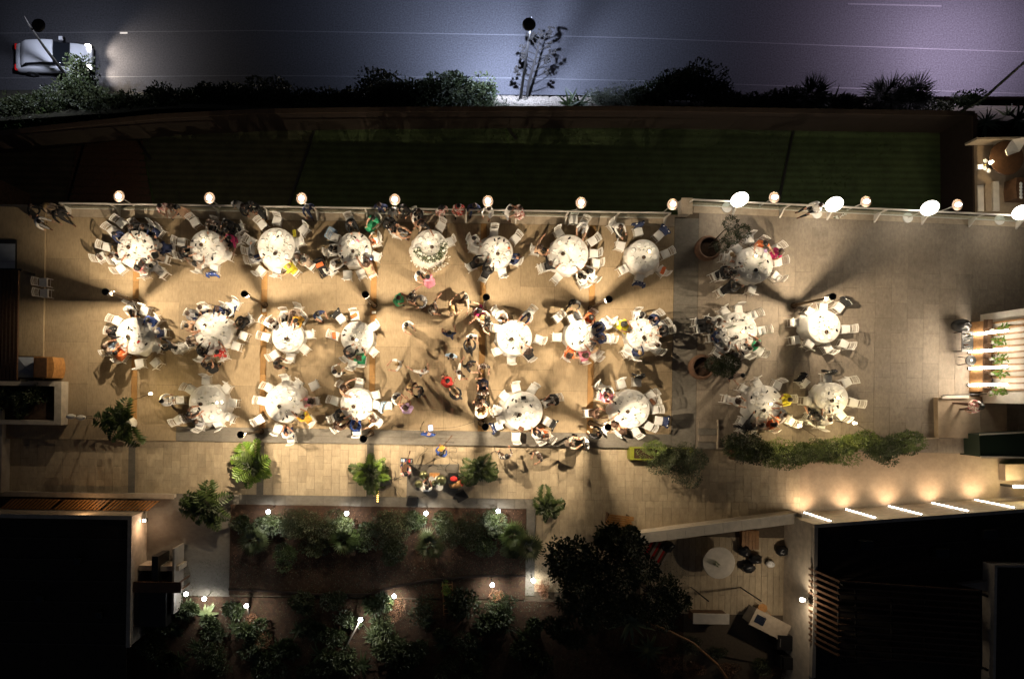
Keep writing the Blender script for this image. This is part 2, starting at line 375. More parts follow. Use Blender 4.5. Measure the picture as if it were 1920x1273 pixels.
# main terrace floor, in bays between the timber strips
FL = struct(MB().prism(R4(X0, X1, YT, YN), -.03, -.02).obj('terrace_floor', 'mortar'))
strips = [P(p, 640, 0).x for p in (253, 494, 699, 904, 1108.5)]
sw = .15
edges = [X0] + sum([[s - sw, s + sw] for s in strips], []) + [X1]
for k in range(0, len(edges), 2):
    a, c = edges[k], edges[k + 1]
    n = max(1, round((c - a) / 1.75))
    tiles(FL, 'floor_slab', a, c, YT, YN - .42, 0, (c - a) / n, 1.95, .010, 'tan_stone', stagger=.5)
for s in strips:
    y = YT
    while y < YN - .45:
        l = min(random.uniform(1.1, 1.5), YN - .42 - y)
        MB().box(s - sw + .006, s + sw - .006, y + .006, y + l - .006, -.028, .003).obj('timber_plank', 'timber_strip', FL); y += l
# coping slabs along the north edge
xx = X0
while xx < X1 - .1:
    l = min(1.6, X1 - xx); MB().box(xx + .006, xx + l - .006, YN - .41, YN + .12, -.03, .012).obj('coping_slab', 'coping', FL); xx += l
# grey stone band on the courtyard side
BD = struct(MB().prism(R4(P(330, 820, 0).x, X1, YS, YT), -.03, -.02).obj('terrace_border', 'mortar'))
tiles(BD, 'border_slab', P(330, 820, 0).x, X1, YS, YT, 0, 2.3, .42, .012, 'dark_stone', stagger=0)
b = MB().prism(R4(-26, P(330, 820, 0).x - .01, YS, YT), -.03, -.001); struct(b.obj('paving_strip', 'tan_stone'))
b = MB().prism(R4(-22.4, X0 - .02, YS + 1.8, YN), -.03, .14); struct(b.obj('raised_kerb', 'tan_stone'))
# link strip and the grey paved terrace beyond it
LK = struct(MB().prism(R4(X1 + .01, XR0 - .01, YS, YN + .05), -.03, -.02).obj('link_strip', 'mortar'))
tiles(LK, 'link_slab', X1 + .01, XR0 - .01, YS, YN, 0, 1.2, 1.5, .012, 'dark_stone')
FR = struct(MB().prism([(XR0, YS), (XE2, YS), (XE2, YNEE), (XR0, YNE)], -.03, -.02).obj('paved_terrace', 'mortar'))
def ins(x, y, dx, dy):
    if y + dy / 2 > YNE + (YNEE - YNE) * (x - XR0) / (P(1925, 425, 0).x - XR0) - .25: return False
    if x + dx / 2 > 31: return False
    return True
tiles(FR, 'paving_slab', XR0, XR0 + .795 * 24, YS, YNE, .0, .795, 1.55, .012, 'grey_stone', stagger=.5, inside=ins)
b = MB().prism([(XR0, YNE - 2.4), (XE2, YNEE - 2.6), (XE2, YNEE), (XR0, YNE)], -.03, -.004); struct(b.obj('paving_margin', 'grey_stone'))
# lower pavement (travertine)
YB = (P(450, 944, ZP).y + P(860, 952, ZP).y) / 2
YC = (P(450, 927, ZP).y + P(900, 934, ZP).y) / 2
PV = struct(MB().prism([(-26, -20), (XE2, -20), (XE2, YS - .005), (-26, YS - .005)], -8.7, ZP - .03).obj('lower_pavement', 'mortar'))
XB0 = P(320, 940, ZP).x; XB1 = P(985, 960, ZP).x
tiles(PV, 'paving_stone', -24, P(1520, 900, ZP).x, YC, YS - .01, ZP, .42, .66, .010, 'travertine', stagger=.5)
tiles(PV, 'path_stone', XB1 + .45, P(1500, 900, ZP).x, YC - 4.6, YC, ZP, .42, .66, .010, 'travertine', stagger=.5)
b = MB().prism([(P(1500, 900, ZP).x, -9.5), (XE2, -9.5), (XE2, YS - .005), (P(1500, 900, ZP).x, YS - .005)], ZP - .03, ZP + .004); struct(b.obj('forecourt', 'smooth_concrete'))
b = MB().prism([(XB0 - 4, YC - 6.2), (XB0 + 3.0, YC - 6.2), (XB0 + 3.0, YC), (XB0 - 4, YC)], ZP - .03, ZP); struct(b.obj('side_path', 'dark_stone'))
# dark inlay lines crossing the pavement
for px in (247, 488, 694, 902, 1113):
    X = P(px, 880, ZP).x; 
    if px in (902, 1113): continue
    MB().box(X - .17, X + .17, YC, YS - .012, ZP - .02, ZP + .006).obj('inlay_stone', 'dark_stone', PV)
# kerb round the planting bed
KB = struct(MB().prism([(XB0, YB), (XB1 + .5, YB), (XB1 + .5, YC), (XB0, YC)], ZP - .2, ZP + .02).obj('bed_kerb', 'mortar'))
x = XB0
while x < XB1 + .4:
    l = min(1.9, XB1 + .5 - x); MB().box(x + .006, x + l - .006, YB, YC, ZP + .02, ZP + .06).obj('kerb_stone', 'dark_stone', KB); x += l
MB().box(XB1 + .05, XB1 + .5, YB - 4.3, YB - .01, ZP + .02, ZP + .06).obj('kerb_stone', 'dark_stone', KB)
struct(MB().prism(R4(XB0 + 3.0, XB1 + .04, YB - 4.5, YB - .01), -.9, ZP - .02 + .1).obj('planting_bed', 'soil'))
struct(MB().prism([(-60, -60), (80, -60), (80, YB - 9.9), (12, YB - 9.9), (12, YB - 4.6), (-60, YB - 4.6)], -8.6, ZP - .028 + .1).obj('garden_ground', 'soil'))
# winding low edging between bed and garden
pts = [P(x, y, ZP) for x, y in ((430, 1103), (520, 1107), (600, 1113), (690, 1112), (740, 1098), (800, 1086), (900, 1078), (985, 1078))]
b = MB()
for a, c in zip(pts[:-1], pts[1:]): b.tube([a + Vector((0, 0, .12)), c + Vector((0, 0, .12))], .06, 5)
tag(b.obj('garden_edging', 'retaining_wall'), 'low winding edging dividing planting bed from dark garden', 'edging')
# ---------------------------------------------------------------- boundary wall of the lawn
bw = thing('boundary_wall', 'brown wall round the lawn with pale coping towards the road', 'wall')
wp = [(-300, 270), (0, 250), (150, 233), (300, 218), (480, 209), (720, 205.5), (960, 204), (1200, 203.5), (1500, 208), (1828, 213)]
ZT = -.7
q = [P(x, y, ZT) for x, y in wp]; ce = P(1828, 213, ZT); q2 = [ce, P(1831, 425, ZT)]
for seg, nm in ((q, 0), (q2, 1)):
    for a, c in zip(seg[:-1], seg[1:]):
        d = (c - a); L = d.length; d.normalize(); nrm = Vector((-d.y, d.x, 0)) * .12
        for k in range(max(1, int(L / 2.2))):
            n_ = max(1, int(L / 2.2)); s = a + d * (L * k / n_ + .006); e = a + d * (L * (k + 1) / n_ - .006)
            MB().prism([s + nrm, e + nrm, e - nrm, s - nrm], -8.6 if nm == 0 else ZL - .1, ZT - .06).obj('wall_panel', 'retaining_wall', bw)
        n2 = nrm * 1.02
        MB().prism([a + n2, c + n2, c - n2, a - n2], ZT - .06, ZT).obj('coping', 'brown_coping', bw)
# thin dark strips that cross the lawn
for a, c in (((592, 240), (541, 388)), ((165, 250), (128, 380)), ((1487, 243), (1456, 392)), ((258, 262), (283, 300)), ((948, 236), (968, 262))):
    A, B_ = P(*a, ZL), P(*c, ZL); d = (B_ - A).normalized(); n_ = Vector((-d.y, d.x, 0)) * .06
    tag(MB().prism([A + n_, B_ + n_, B_ - n_, A - n_], ZL, ZL + .1).obj('lawn_strip', 'black_metal'),
        {592: 'dark strip across the lawn behind the third rim lamp', 165: 'dark strip at the far end of the lawn', 1487: 'dark strip across the lawn behind the glowing globes', 258: 'short dark strip on the brown part of the lawn', 948: 'short dark strip by the boundary wall behind the fifth lamp'}[a[0]], 'edging')
# low deck boards on the brownish part of the lawn (left)
dk = thing('slatted_deck', 'low slatted timber deck at the far end of the lawn', 'deck')
for i in range(9):
    y = P(200, 268 + i * 13, ZL).y
    MB().box(P(150 - i * 3, 300, ZL).x, P(268 + i * 2, 300, ZL).x, y - .16, y + .10, ZL + .05, ZL + .1).obj('plank', 'dark_wood', dk)
MB().box(P(140, 300, ZL).x, P(262, 300, ZL).x, P(200, 372, ZL).y, P(200, 264, ZL).y, ZL, ZL + .045).obj('deck_frame', 'dark_wood', dk)
# ---------------------------------------------------------------- rim wall + railings
rw = thing('retaining_face', 'pale retaining wall under the glass railing by the lawn', 'wall')
MB().box(X0 - 3, XR0 - .6, YN + .0, YN + .16, ZL - .1, -.02).obj('wall_face', 'coping', rw)
def railing(name, label, a, c, npost, glass=True):
    r = thing(name, label, 'railing'); d = (c - a); L = d.length; d = d.normalized(); n = Vector((-d.y, d.x, 0))
    MB().tube([a, c], .045, 6).obj('top_rail', 'white_metal', r)
    MB().tube([a - Vector((0, 0, .93)), c - Vector((0, 0, .93))], .03, 6).obj('bottom_rail', 'white_metal', r)
    for i in range(npost + 1):
        p = a + d * (L * i / npost)
        b = MB(); b.box(-.03, .03, -.03, .03, -1.06, -.03, T=Matrix.Translation(p)); b.obj('post', 'white_metal', r)
        q_ = p - Vector((0, 0, 1.04)); 
        b = MB(); b.add([q_ + n * .02 - d * .04, q_ + n * .02 + d * .04, q_ - n * .38 + d * .04, q_ - n * .38 - d * .04, q_ + n * .0 - d * .03 + Vector((0, 0, .5)), q_ + d * .03 + Vector((0, 0, .5))], [(0, 1, 2, 3), (4, 5, 1, 0), (5, 4, 3, 2), (0, 3, 4), (1, 5, 2)]); b.obj('bracket', 'white_metal', r)
        if i < npost and glass:
            s = p + d * .08; e = a + d * (L * (i + 1) / npost - .08)
            MB().prism([s + n * .008, e + n * .008, e - n * .008, s - n * .008], p.z - .9, p.z - .08).obj('glass_panel', 'rail_glass', r)
    return r
railing('glass_railing', 'long white railing with glass panels along the lawn edge', P(110, 381, 1.06), P(1258, 399.5, 1.06), 12)
railing('glass_railing', 'white railing with brackets behind the glowing globe lamps', P(1300, 374.5, 1.06), P(1940, 406, 1.06), 7)
cb = thing('rim_pier', 'white pier box where the two railings meet', 'pier')
MB().box(P(1279, 390, .6).x, P(1297, 390, .6).x, P(1290, 400, .6).y, P(1290, 373, .6).y, -.03, .55).obj('body', 'white_wall', cb)
MB().box(P(1279, 390, .6).x - .04, P(1297, 390, .6).x + .04, P(1290, 400, .6).y - .04, P(1290, 373, .6).y + .04, .55, .62).obj('cap', 'coping', cb)
MB().prism([P(1300, 380, -.01), P(1960, 412, -.01), P(1960, 428, -.01), P(1300, 399, -.01)], ZL, .02).obj('wall_face', 'coping', rw)
# ---------------------------------------------------------------- buildings, left
ZB = 1.3
bl = thing('flat_roofed_building', 'flat-roofed building with black roof and pale parapet beside the pavement', 'building')
bx1 = P(247, 1085, ZB).x; by1 = P(120, 965, ZB).y; by0 = P(120, 1208, ZB).y; bx0 = -45
MB().box(bx0, bx1, by0, by1, ZP - 1, ZB).obj('wall', 'pale_wall', bl)
MB().box(bx0, bx1 - .18, by0 - 8, by1 - .18, ZB + .001, ZB + .03).obj('roof', 'black_roof', bl)
for i in range(7): MB().box(bx0, bx1 - .2, by0 + 1.0 * i, by0 + 1.0 * i + .06, ZB + .031, ZB + .045).obj('roof_seam', 'roof_seam', bl)
for (x, y) in ((150, 1050), (80, 1120), (190, 1150)):
    p = P(x, y, ZB); MB().box(p.x - .15, p.x + .15, p.y - .15, p.y + .15, ZB + .046, ZB + .3).obj('vent', 'dark_metal', bl)
for a in ((bx0, bx1 + .03, by1 - .16, by1 + .03), (bx1 - .16, bx1 + .03, by0 - .03, by1 - .165)):
    MB().box(*a, ZB + .002, ZB + .16).obj('parapet', 'pale_wall', bl)
for x0, x1 in ((22, 118), (122, 208), (214, 300)):      # timber slatted shutters on the wall face
    sh = thing('timber_louvre', {22: 'slatted timber cover nearest the far corner of the building', 122: 'middle slatted timber cover between parapet and building', 214: 'slatted timber cover nearest the leafy plant'}[x0], 'cover')
    yy = by1 + .06; ya = YC - .3; k = 0; xx = P(x0, 950, .2).x; xe = P(x1, 950, .2).x; sl = -.55
    for y_ in (yy, ya - .06): MB().box(xx + sl * (y_ < ya - .2), xe + sl * (y_ < ya - .2), y_, y_ + .05, .12, .18).obj('frame_bar', 'dark_wood', sh)
    while xx < xe - .1:
        MB().prism([(xx, ya), (xx + sl, yy), (xx + sl + .1, yy), (xx + .1, ya)], .182, .22).obj('slat', 'orange_wood', sh); xx += .19
lamp('well_light', 'POINT', (P(180, 950, 0).x, YC - .5, 1.0), 10, (1, .6, .3))
lb = thing('parapet_wall', 'low pale wall between pavement and slatted building', 'wall')
MB().box(-26, XB0 + .3, YC - .16, YC, ZP, ZP + .4).obj('wall_body', 'pale_wall', lb)
MB().box(-26, XB0 + .33, YC - .2, YC + .03, ZP + .4, ZP + .45).obj('coping', 'coping', lb)
# side yard east of the building
yd = thing('side_wall', 'pale yard wall with doorway below the building corner', 'wall')
MB().box(bx1 + .04, bx1 + 2.0, P(290, 1058, 0).y - .12, P(290, 1058, 0).y + .12, ZP, .7).obj('wall_body', 'pale_wall', yd)
MB().box(P(336, 1100, 0).x, P(336, 1100, 0).x + .1, P(336, 1140, 0).y, P(336, 1020, 0).y, ZP, .9).obj('fence_panel', 'grey_wall', yd)
MB().box(P(300, 1100, 0).x, P(300, 1100, 0).x + .3, P(336, 1084, 0).y, P(336, 1034, 0).y, ZP, 1.0).obj('door', 'dark_metal', yd)
pt = thing('porch_roof', 'small brown timber porch roof against the dark building', 'porch')
MB().box(bx1 + .04, P(330, 1100, 1.8).x, P(300, 1118, 1.8).y, P(300, 1098, 1.8).y, 1.1, 1.2).obj('roof', 'dark_wood', pt)
MB().box(bx1 + .04, P(300, 1100, 1.8).x, P(300, 1185, 1.8).y, P(300, 1118, 1.8).y - .01, .4, 1.09).obj('canopy_box', 'black_metal', pt)
for s in (0, 1): MB().box(P(326, 1100, 1.7).x - .05, P(326, 1100, 1.7).x + .02, P(300, 1117 - s * 16, 1.7).y, P(300, 1117 - s * 16, 1.7).y + .07, ZP, 1.1).obj('post', 'dark_wood', pt)
yl = thing('wall_washer', 'small warm wall lamp in the side yard of the building', 'lamp', P(272, 975, .3))
MB().box(-.1, .1, -.1, .1, -.1, .1).obj('housing', 'dark_metal', yl); MB().box(-.07, .07, -.07, .07, .1, .12).obj('lens', 'bulb_warm', yl)
lamp('wall_washer_light', 'POINT', (0.35, -.3, .35), 26, (1, .62, .38), yl, .08)
# left border: dark pergola, light panels, cabinet
pg = thing('dark_pergola', 'dark slatted pergola at the far end of the terrace', 'pergola')
for i in range(9):
    x = P(-30 + i * 7.3, 600, 1.6).x
    MB().box(x, x + .12, P(0, 712, 1.6).y, P(0, 506, 1.6).y, 1.5, 1.62).obj('slat', 'dark_wood', pg)
for y in (506, 712): MB().box(P(-30, 600, 1.6).x, P(36, 600, 1.6).x, P(0, y, 1.5).y - .06, P(0, y, 1.5).y + .06, 1.38, 1.495).obj('beam', 'black_metal', pg)
for y in (506, 712): MB().box(P(33, 600, 1.38).x - .06, P(33, 600, 1.38).x + .06, P(0, y, 1.5).y - .06, P(0, y, 1.5).y + .06, -.03, 1.375).obj('post', 'black_metal', pg)
struct(MB().prism(R4(-45, -22.42, -14, YN + 1.5), -8.7, -.05).obj('far_ground', 'soil'))
struct(MB().prism(R4(-45, -22.42, YS + 1, YN), -.049, -.02).obj('dark_paving', 'black_roof'))
sk = thing('skylight', 'pale grey flat panel beside the dark strip at the terrace end', 'skylight', P(17, 478, 0))
MB().box(-.48, .48, -.75, .7, -.02, .22).obj('frame', 'dark_metal', sk); MB().box(-.44, .44, -.36, .64 - .75 + .6, .221, .25).obj('pane', 'grey_panel', sk); MB().box(-.44, .44, -.7, -.38, .221, .25).obj('pane', 'grey_panel', sk)
sk = thing('skylight', 'square pyramid skylight beside the wooden cabinet', 'skylight', P(56, 689, .14))
MB().box(-.62, .62, -.56, .56, 0, .14).obj('frame', 'bronze', sk)
MB().add([(-.55, -.5, .141), (.55, -.5, .141), (.55, .5, .141), (-.55, .5, .141), (0, 0, .34)], [(0, 1, 4), (1, 2, 4), (2, 3, 4), (3, 0, 4)]).obj('pane', 'grey_panel', sk)
ca = thing('wooden_cabinet', 'wooden service cabinet with dark top and rounded front', 'cabinet', P(104, 690, 0))
MB().box(-.48, .2, -.5, .5, 0, 1.0).obj('body', 'orange_wood', ca); MB().box(-.43, .16, -.45, .45, 1.001, 1.03).obj('top', 'dark_wood', ca)
MB().prism([(.205, -.5), (.4, -.5), (.47, -.25), (.5, 0), (.47, .25), (.4, .5), (.205, .5)], 0, .98).obj('curved_front', 'orange_wood', ca)
# walled planter / sunken pit at the left
pl = thing('walled_planter', 'square pale walled planter with dark planting near the bird statues', 'planter')
x0, x1, y0, y1 = P(0, 750, .6).x - 1.5, P(115, 750, .6).x, P(60, 796, .6).y, P(60, 714, .6).y
for nm, a in (('wall_side', (x1 - .34, x1, y0, y1)), ('wall_side', (x0, x1 - .345, y1 - .24, y1)), ('wall_side', (x0, x1 - .345, y0, y0 + .2))):
    MB().box(*a, ZP, .6).obj(nm, 'pale_wall', pl)
MB().box(x0, x1 - .35, y0 + .21, y1 - .25, ZP, .15).obj('soil_fill', 'soil', pl)
PLANT_PIT = (x0, x1 - .4, y0 + .25, y1 - .3)
dw = thing('edge_wall', 'dark edge wall at the far end of the lower pavement', 'wall')
MB().box(-22.2, -21.6, YC, YS + 1.5, ZP, .35).obj('wall_body', 'grey_wall', dw); MB().box(-26, -22.21, YC, YS + 1.0, ZP, .6).obj('dark_part', 'black_roof', dw)
# ---------------------------------------------------------------- buildings, right
br = thing('long_low_building', 'black-roofed building with vertical LED strips on its pale wall', 'building')
ZQ = 2.5
pA, pB = P(1527, 983, ZQ), P(1940, 952.5, ZQ)
dvec = (pB - pA).normalized(); pE = pA + dvec * 26; nv = Vector((-dvec.y, dvec.x, 0))
pts = [pA, pE, pE - nv * 14, Vector((pA.x, pE.y - 15, 0))]
MB().prism(pts, ZP - .5, ZQ - .25).obj('wall', 'pale_wall', br)
MB().prism([pA - nv * .2 + dvec * .2, pE - nv * .2, pE - nv * 14, Vector((pA.x + .2, pE.y - 15, 0))], ZQ - .249, ZQ - .2).obj('roof', 'black_roof', br)
for i in range(1, 9):
    a_, e_ = pA - nv * (i * 1.3) + dvec * .6, pE - nv * (i * 1.3); MB().prism([a_, e_, e_ - nv * .06, a_ - nv * .06], ZQ - .199, ZQ - .185).obj('roof_seam', 'roof_seam', br)
for (x, y) in ((1620, 1020), (1760, 1035), (1850, 1000)):
    p = P(x, y, ZQ); MB().box(p.x - .3, p.x + .3, p.y - .2, p.y + .2, ZQ - .184, ZQ + .25).obj('roof_vent', 'dark_metal', br)
MB().prism([pA, pE, pE - nv * .16, pA - nv * .16 + dvec * .0], ZQ - .249, ZQ).obj('parapet', 'pale_wall', br)
MB().prism([pA - nv * .165, pA - nv * .165 + dvec * .16, Vector((pA.x + .16, pA.y - 7, 0)), Vector((pA.x, pA.y - 7, 0))], ZQ - .249, ZQ).obj('parapet', 'grey_wall', br)
for i, (bx, by) in enumerate(((1505, 960), (1583, 954), (1663, 947), (1744, 941), (1824, 935))):
    b0 = P(bx, by, ZP); t = (b0 - pA).dot(dvec); base = pA + dvec * t; base.z = 0
    st = MB(); T = Matrix.Translation(base + nv * .012) @ Matrix.Rotation(math.atan2(dvec.y, dvec.x), 4, 'Z')
    ww = .03
    o = MB().box(-ww, ww, -.01, .03, ZP + .15, 2.15, T=T).obj('led_strip', 'led_white', br); o['label'] = 'lit vertical LED strip'
    fx = MB().box(-ww - .015, ww + .015, -.005, .008, ZP + .1, 2.2, T=T).obj('strip_housing', 'dark_metal', br)
    lamp('wall_foot_light', 'SPOT', base + nv * .14 + Vector((0, 0, .5)), 85, (1, .70, .45), None, .03, aim((nv.x * .9, nv.y * .9, -1)), radians(110), 1.0)
    lamp('led_strip_light', 'AREA', base + nv * .1 + Vector((0, 0, 1.2)), 22, (1, .78, .55), None, rot=aim(nv), size=(.06, 2.0))
wl = thing('white_coping_wall', 'long low white-topped wall between pavement and kitchen yard', 'wall')
a, c = P(1180, 1012, .7), P(1497, 971, .7); d = (c - a).normalized(); n_ = Vector((-d.y, d.x, 0))
MB().prism([a + n_ * .2, c + n_ * .2, c - n_ * .2, a - n_ * .2], ZP, .62).obj('wall_body', 'pale_wall', wl)
L = (c - a).length
for k in range(9):
    s = a + d * (L * k / 9 + .006); e = a + d * (L * (k + 1) / 9 - .006)
    MB().prism([s + n_ * .25, e + n_ * .25, e - n_ * .25, s - n_ * .25], .62, .69).obj('coping_slab', 'white_wall', wl)
MB().prism([c + n_ * .24 + d * .05, P(1540, 976, 1.0) + n_ * .1, P(1540, 984, 1.0), c - n_ * .24 + d * .05], ZP, 1.0).obj('wall_end', 'pale_wall', wl)
# kitchen yard
KY = struct(MB().prism([P(1180, 1015, ZP), P(1500, 980, ZP), P(1520, 1260, ZP), P(1200, 1200, ZP)], ZP - .02, ZP + .05).obj('yard_floor', 'mortar'))
tiles(KY, 'deck_board', P(1200, 1100, ZP).x, P(1505, 1100, ZP).x, P(1300, 1150, ZP).y, P(1300, 1005, ZP).y, ZP + .075, .3, 1.9, .015, 'travertine', stagger=.5)
t = thing('yard_round_table', 'round grey table with bottles in the kitchen yard', 'table', P(1337, 1048, ZP + .05))
MB().lathe([(.02, .7), (.76, .71), (.78, .73), (.76, .75), (.02, .751)], 28).obj('tabletop', 'white_wall', t)
MB().lathe([(.3, 0), (.28, .03), (.05, .06), (.05, .7)], 12).obj('pedestal', 'dark_metal', t)
bt = thing('bottle_cluster', 'small group of bottles on the round yard table', 'bottles', P(1342, 1056, .5))
for i in range(4): MB().lathe([(.04, 0), (.04, .18), (.015, .24), (.015, .3)], 7, c=(.09 * cos(i * 1.6), .09 * sin(i * 1.6), 0)).obj('bottle', 'bottle_glass', bt)
rg = thing('striped_rug', 'striped rug lying beside the white-topped wall', 'rug', P(1232, 1034, ZP + .08), -.5)
for i in range(9): MB().box(-.5 + i * .12, -.5 + i * .12 + .115, -.45, .45, 0, .012).obj('stripe', ('red_cloth', 'dark_wood', 'coping')[i % 3], rg)
def sunk_table(px, py, sx, sy, h, label, topm, bodym, rz=0):
    t = thing('yard_counter', label, 'counter', P(px, py, ZP + .05), rz)
    MB().box(-sx / 2, sx / 2, -sy / 2, sy / 2, h - .06, h).obj('worktop', topm, t)
    MB().box(-sx / 2 + .05, sx / 2 - .05, -sy / 2 + .05, sy / 2 - .05, 0, h - .061).obj('body', bodym, t); return t
sunk_table(1322, 1150, 1.75, .5, .8, 'low white bench table at the yard end by the bushes', 'white_wall', 'dark_wood')
ct = sunk_table(1428, 1160, 1.9, .85, .9, 'pale kitchen counter with sink beside the wall lamp', 'coping', 'grey_wall', -.45)
MB().box(-.8, -.3, -.2, .2, .901, .915).obj('sink', 'chrome', ct); MB().tube([(-.5, .25, .9), (-.5, .25, 1.15), (-.5, .1, 1.18)], .015).obj('tap', 'chrome', ct)
gr = thing('glass_door_cooler', 'black drinks cooler with dark glass doors beside the counter', 'cooler', P(1468, 1192, ZP), -.05)
MB().box(-.75, .75, -.35, .35, 0, 1.0).obj('body', 'black_metal', gr)
for s in (-1, 1): dd = MB().box(s * .37 - .35, s * .37 + .35, -.33, .33, 1.001, 1.03).obj('glass_door', 'screen', gr); MB().box(s * .37 - .3, s * .37 - .26, -.2, .2, 1.031, 1.06).obj('handle', 'chrome', dd)
gr = thing('gas_grill', 'dark covered grill at the bottom of the kitchen yard', 'grill', P(1470, 1228, ZP))
MB().box(-.6, .6, -.3, .3, 0, .9).obj('body', 'black_metal', gr); MB().prism([(-.55, -.28), (.55, -.28), (.55, .28), (-.55, .28)], .901, 1.1).obj('lid', 'black_plastic', gr)
bs = thing('wicker_chair', 'wire-framed chair standing beside the kitchen counter', 'chair', P(1422, 1135, ZP + .05))
MB().lathe([(.2, .42), (.24, .44), (.2, .46)], 12).obj('seat', 'orange_wood', bs)
for i in range(4): MB().tube([(.17 * cos(i * pi / 2 + .7), .17 * sin(i * pi / 2 + .7), .42), (.22 * cos(i * pi / 2 + .7), .22 * sin(i * pi / 2 + .7), 0)], .012).obj('leg', 'black_metal', bs)
MB().tube([(-.22, -.1, .44), (-.24, -.22, .85), (.24, -.22, .85), (.22, -.1, .44)], .014).obj('backrest', 'orange_wood', bs)
for (x, y) in ((1295, 1040), (1387, 1040)):
    p = P(x, y + 60, ZP); sp = thing('steel_post', {1295: 'thin dark post beside the round yard table', 1387: 'thin dark post beside the stacked bags in the yard'}[x], 'post', p)
    MB().tube([(0, 0, 0), (0, 0, 2.3)], .035).obj('shaft', 'black_metal', sp); MB().lathe([(.1, 0), (.1, .02)], 8).obj('foot_plate', 'black_metal', sp)
wlm = thing('wall_lamp', 'bright wall lamp on the side of the black-roofed building', 'lamp', P(1503, 1124, 2.45))
MB().box(.12, .2, -.1, .1, -.12, .12).obj('bracket', 'dark_metal', wlm); MB().ball((.02, 0, 0), .10, 10, 7).obj('bulb', 'bulb_warm', wlm, True)
lamp('wall_lamp_light', 'POINT', (-.1, 0, .2), 90, WARM2, wlm, .06)
# bags and bits stacked in the yard
rr = random.Random(11)
for i, (x, y, m, lb_) in enumerate(((1392, 1030, 'black_plastic', 'black rubbish bag beside the wooden box in the yard'), (1413, 1046, 'black_plastic', 'black rubbish bag beside the white carrier bag'), (1440, 1055, 'china', 'crumpled white carrier bag among the black bags'), (1462, 1030, 'black_plastic', 'large black bag against the building wall in the yard'), (1400, 1062, 'black_plastic', 'small black bag by the thin post in the yard'), (1250, 1022, 'black_plastic', 'dark covered heap by the striped rug'))):
    b = MB(); b.ball((0, 0, .22), .34 if m != 'china' else .22, 10, 7, sq=(1, .8, .7)); o = b.obj('rubbish_bag', m, None, True, P(x, y, ZP + .05))
    for vtx in o.data.vertices: vtx.co *= rr.uniform(.85, 1.12)
    tag(o, lb_, 'bag')
bxo = thing('wooden_crate', 'flat wooden crate standing by the white-topped wall', 'crate', P(1402, 1010, ZP + .05))
MB().box(-.42, .42, -.45, .45, 0, .06).obj('base', 'wood', bxo)
for i in range(5): MB().box(-.42 + i * .17, -.42 + i * .17 + .15, -.45, .45, .3, .33).obj('slat', 'wood', bxo)
for s in (-1, 1): MB().box(-.42, .42, s * .43 - .02, s * .43 + .02, .061, .299).obj('side_board', 'wood', bxo)
pr = thing('crate_of_glasses', 'small pale crate on the yard floor near the wall', 'crate', P(1480, 1060, ZP + .05))
MB().box(-.2, .2, -.28, .28, 0, .25).obj('body', 'coping', pr)
for i in range(6): MB().lathe([(.04, 0), (.05, .1)], 7, c=(-.1 + .2 * (i % 2), -.18 + .18 * (i // 2), .251)).obj('cup', 'china', pr)
# slatted canopy and second block
pg = thing('louvred_canopy', 'dark louvred canopy on the roof of the black-roofed building', 'canopy')
for i in range(13):
    ya, yb = 1090 + i * 11.6, 1108 + i * 11.6; A, B_ = P(1574, ya, 3.0), P(1838, yb, 3.0); d = (B_ - A).normalized(); n_ = Vector((-d.y, d.x, 0)) * .035
    MB().prism([A + n_, B_ + n_, B_ - n_, A - n_], 2.88, 3.0).obj('slat', 'dark_wood', pg)
    A2, B2 = P(1518, 1066 + i * 11.2, 2.4), P(1572, 1089 + i * 11.6, 3.0); n3 = Vector((.0, .05, 0))
    MB().add([A2 + n3, B2 + n3, B2 - n3, A2 - n3, A2 + n3 - Vector((0, 0, .1)), B2 + n3 - Vector((0, 0, .1)), B2 - n3 - Vector((0, 0, .1)), A2 - n3 - Vector((0, 0, .1))],
             [(3, 2, 1, 0), (4, 5, 6, 7), (0, 1, 5, 4), (1, 2, 6, 5), (2, 3, 7, 6), (3, 0, 4, 7)]).obj('side_fin', 'dark_wood', pg)
for x in (1572, 1605, 1672, 1735, 1800, 1839):
    A = P(x, 1092 + (x - 1574) * .068, 2.85); B_ = P(x + 1, 1236 + (x - 1574) * .068, 2.85)
    MB().prism([A + Vector((-.03, 0, 0)), A + Vector((.03, 0, 0)), B_ + Vector((.03, 0, 0)), B_ + Vector((-.03, 0, 0))], 2.78, 2.875).obj('beam', 'black_metal', pg)
for x, y in ((1576, 1094), (1836, 1112), (1576, 1232), (1836, 1248)):
    A = P(x, y, 2.3); MB().box(A.x - .04, A.x + .04, A.y - .04, A.y + .04, 2.25, 2.775).obj('post', 'black_metal', pg)
b2 = thing('upper_block', 'taller black-roofed block with pale wall at the corner', 'building')
A = P(1862, 1058, 2.9)
MB().box(A.x, A.x + 14, A.y - 14, A.y, 2.31, 2.9).obj('wall', 'pale_wall', b2); MB().box(A.x + .12, A.x + 14, A.y - 14, A.y - .12, 2.901, 2.93).obj('roof', 'black_roof', b2)
MB().box(A.x - .02, A.x + .1, A.y - 14, A.y + .02, 2.902, 3.02).obj('parapet', 'pale_wall', b2)
MB().prism([P(1790, 1092, 2.3), P(1852, 1108, 2.3), P(1852, 1085, 2.3)], 2.301, 2.6).obj('ramp_wall', 'grey_wall', b2)
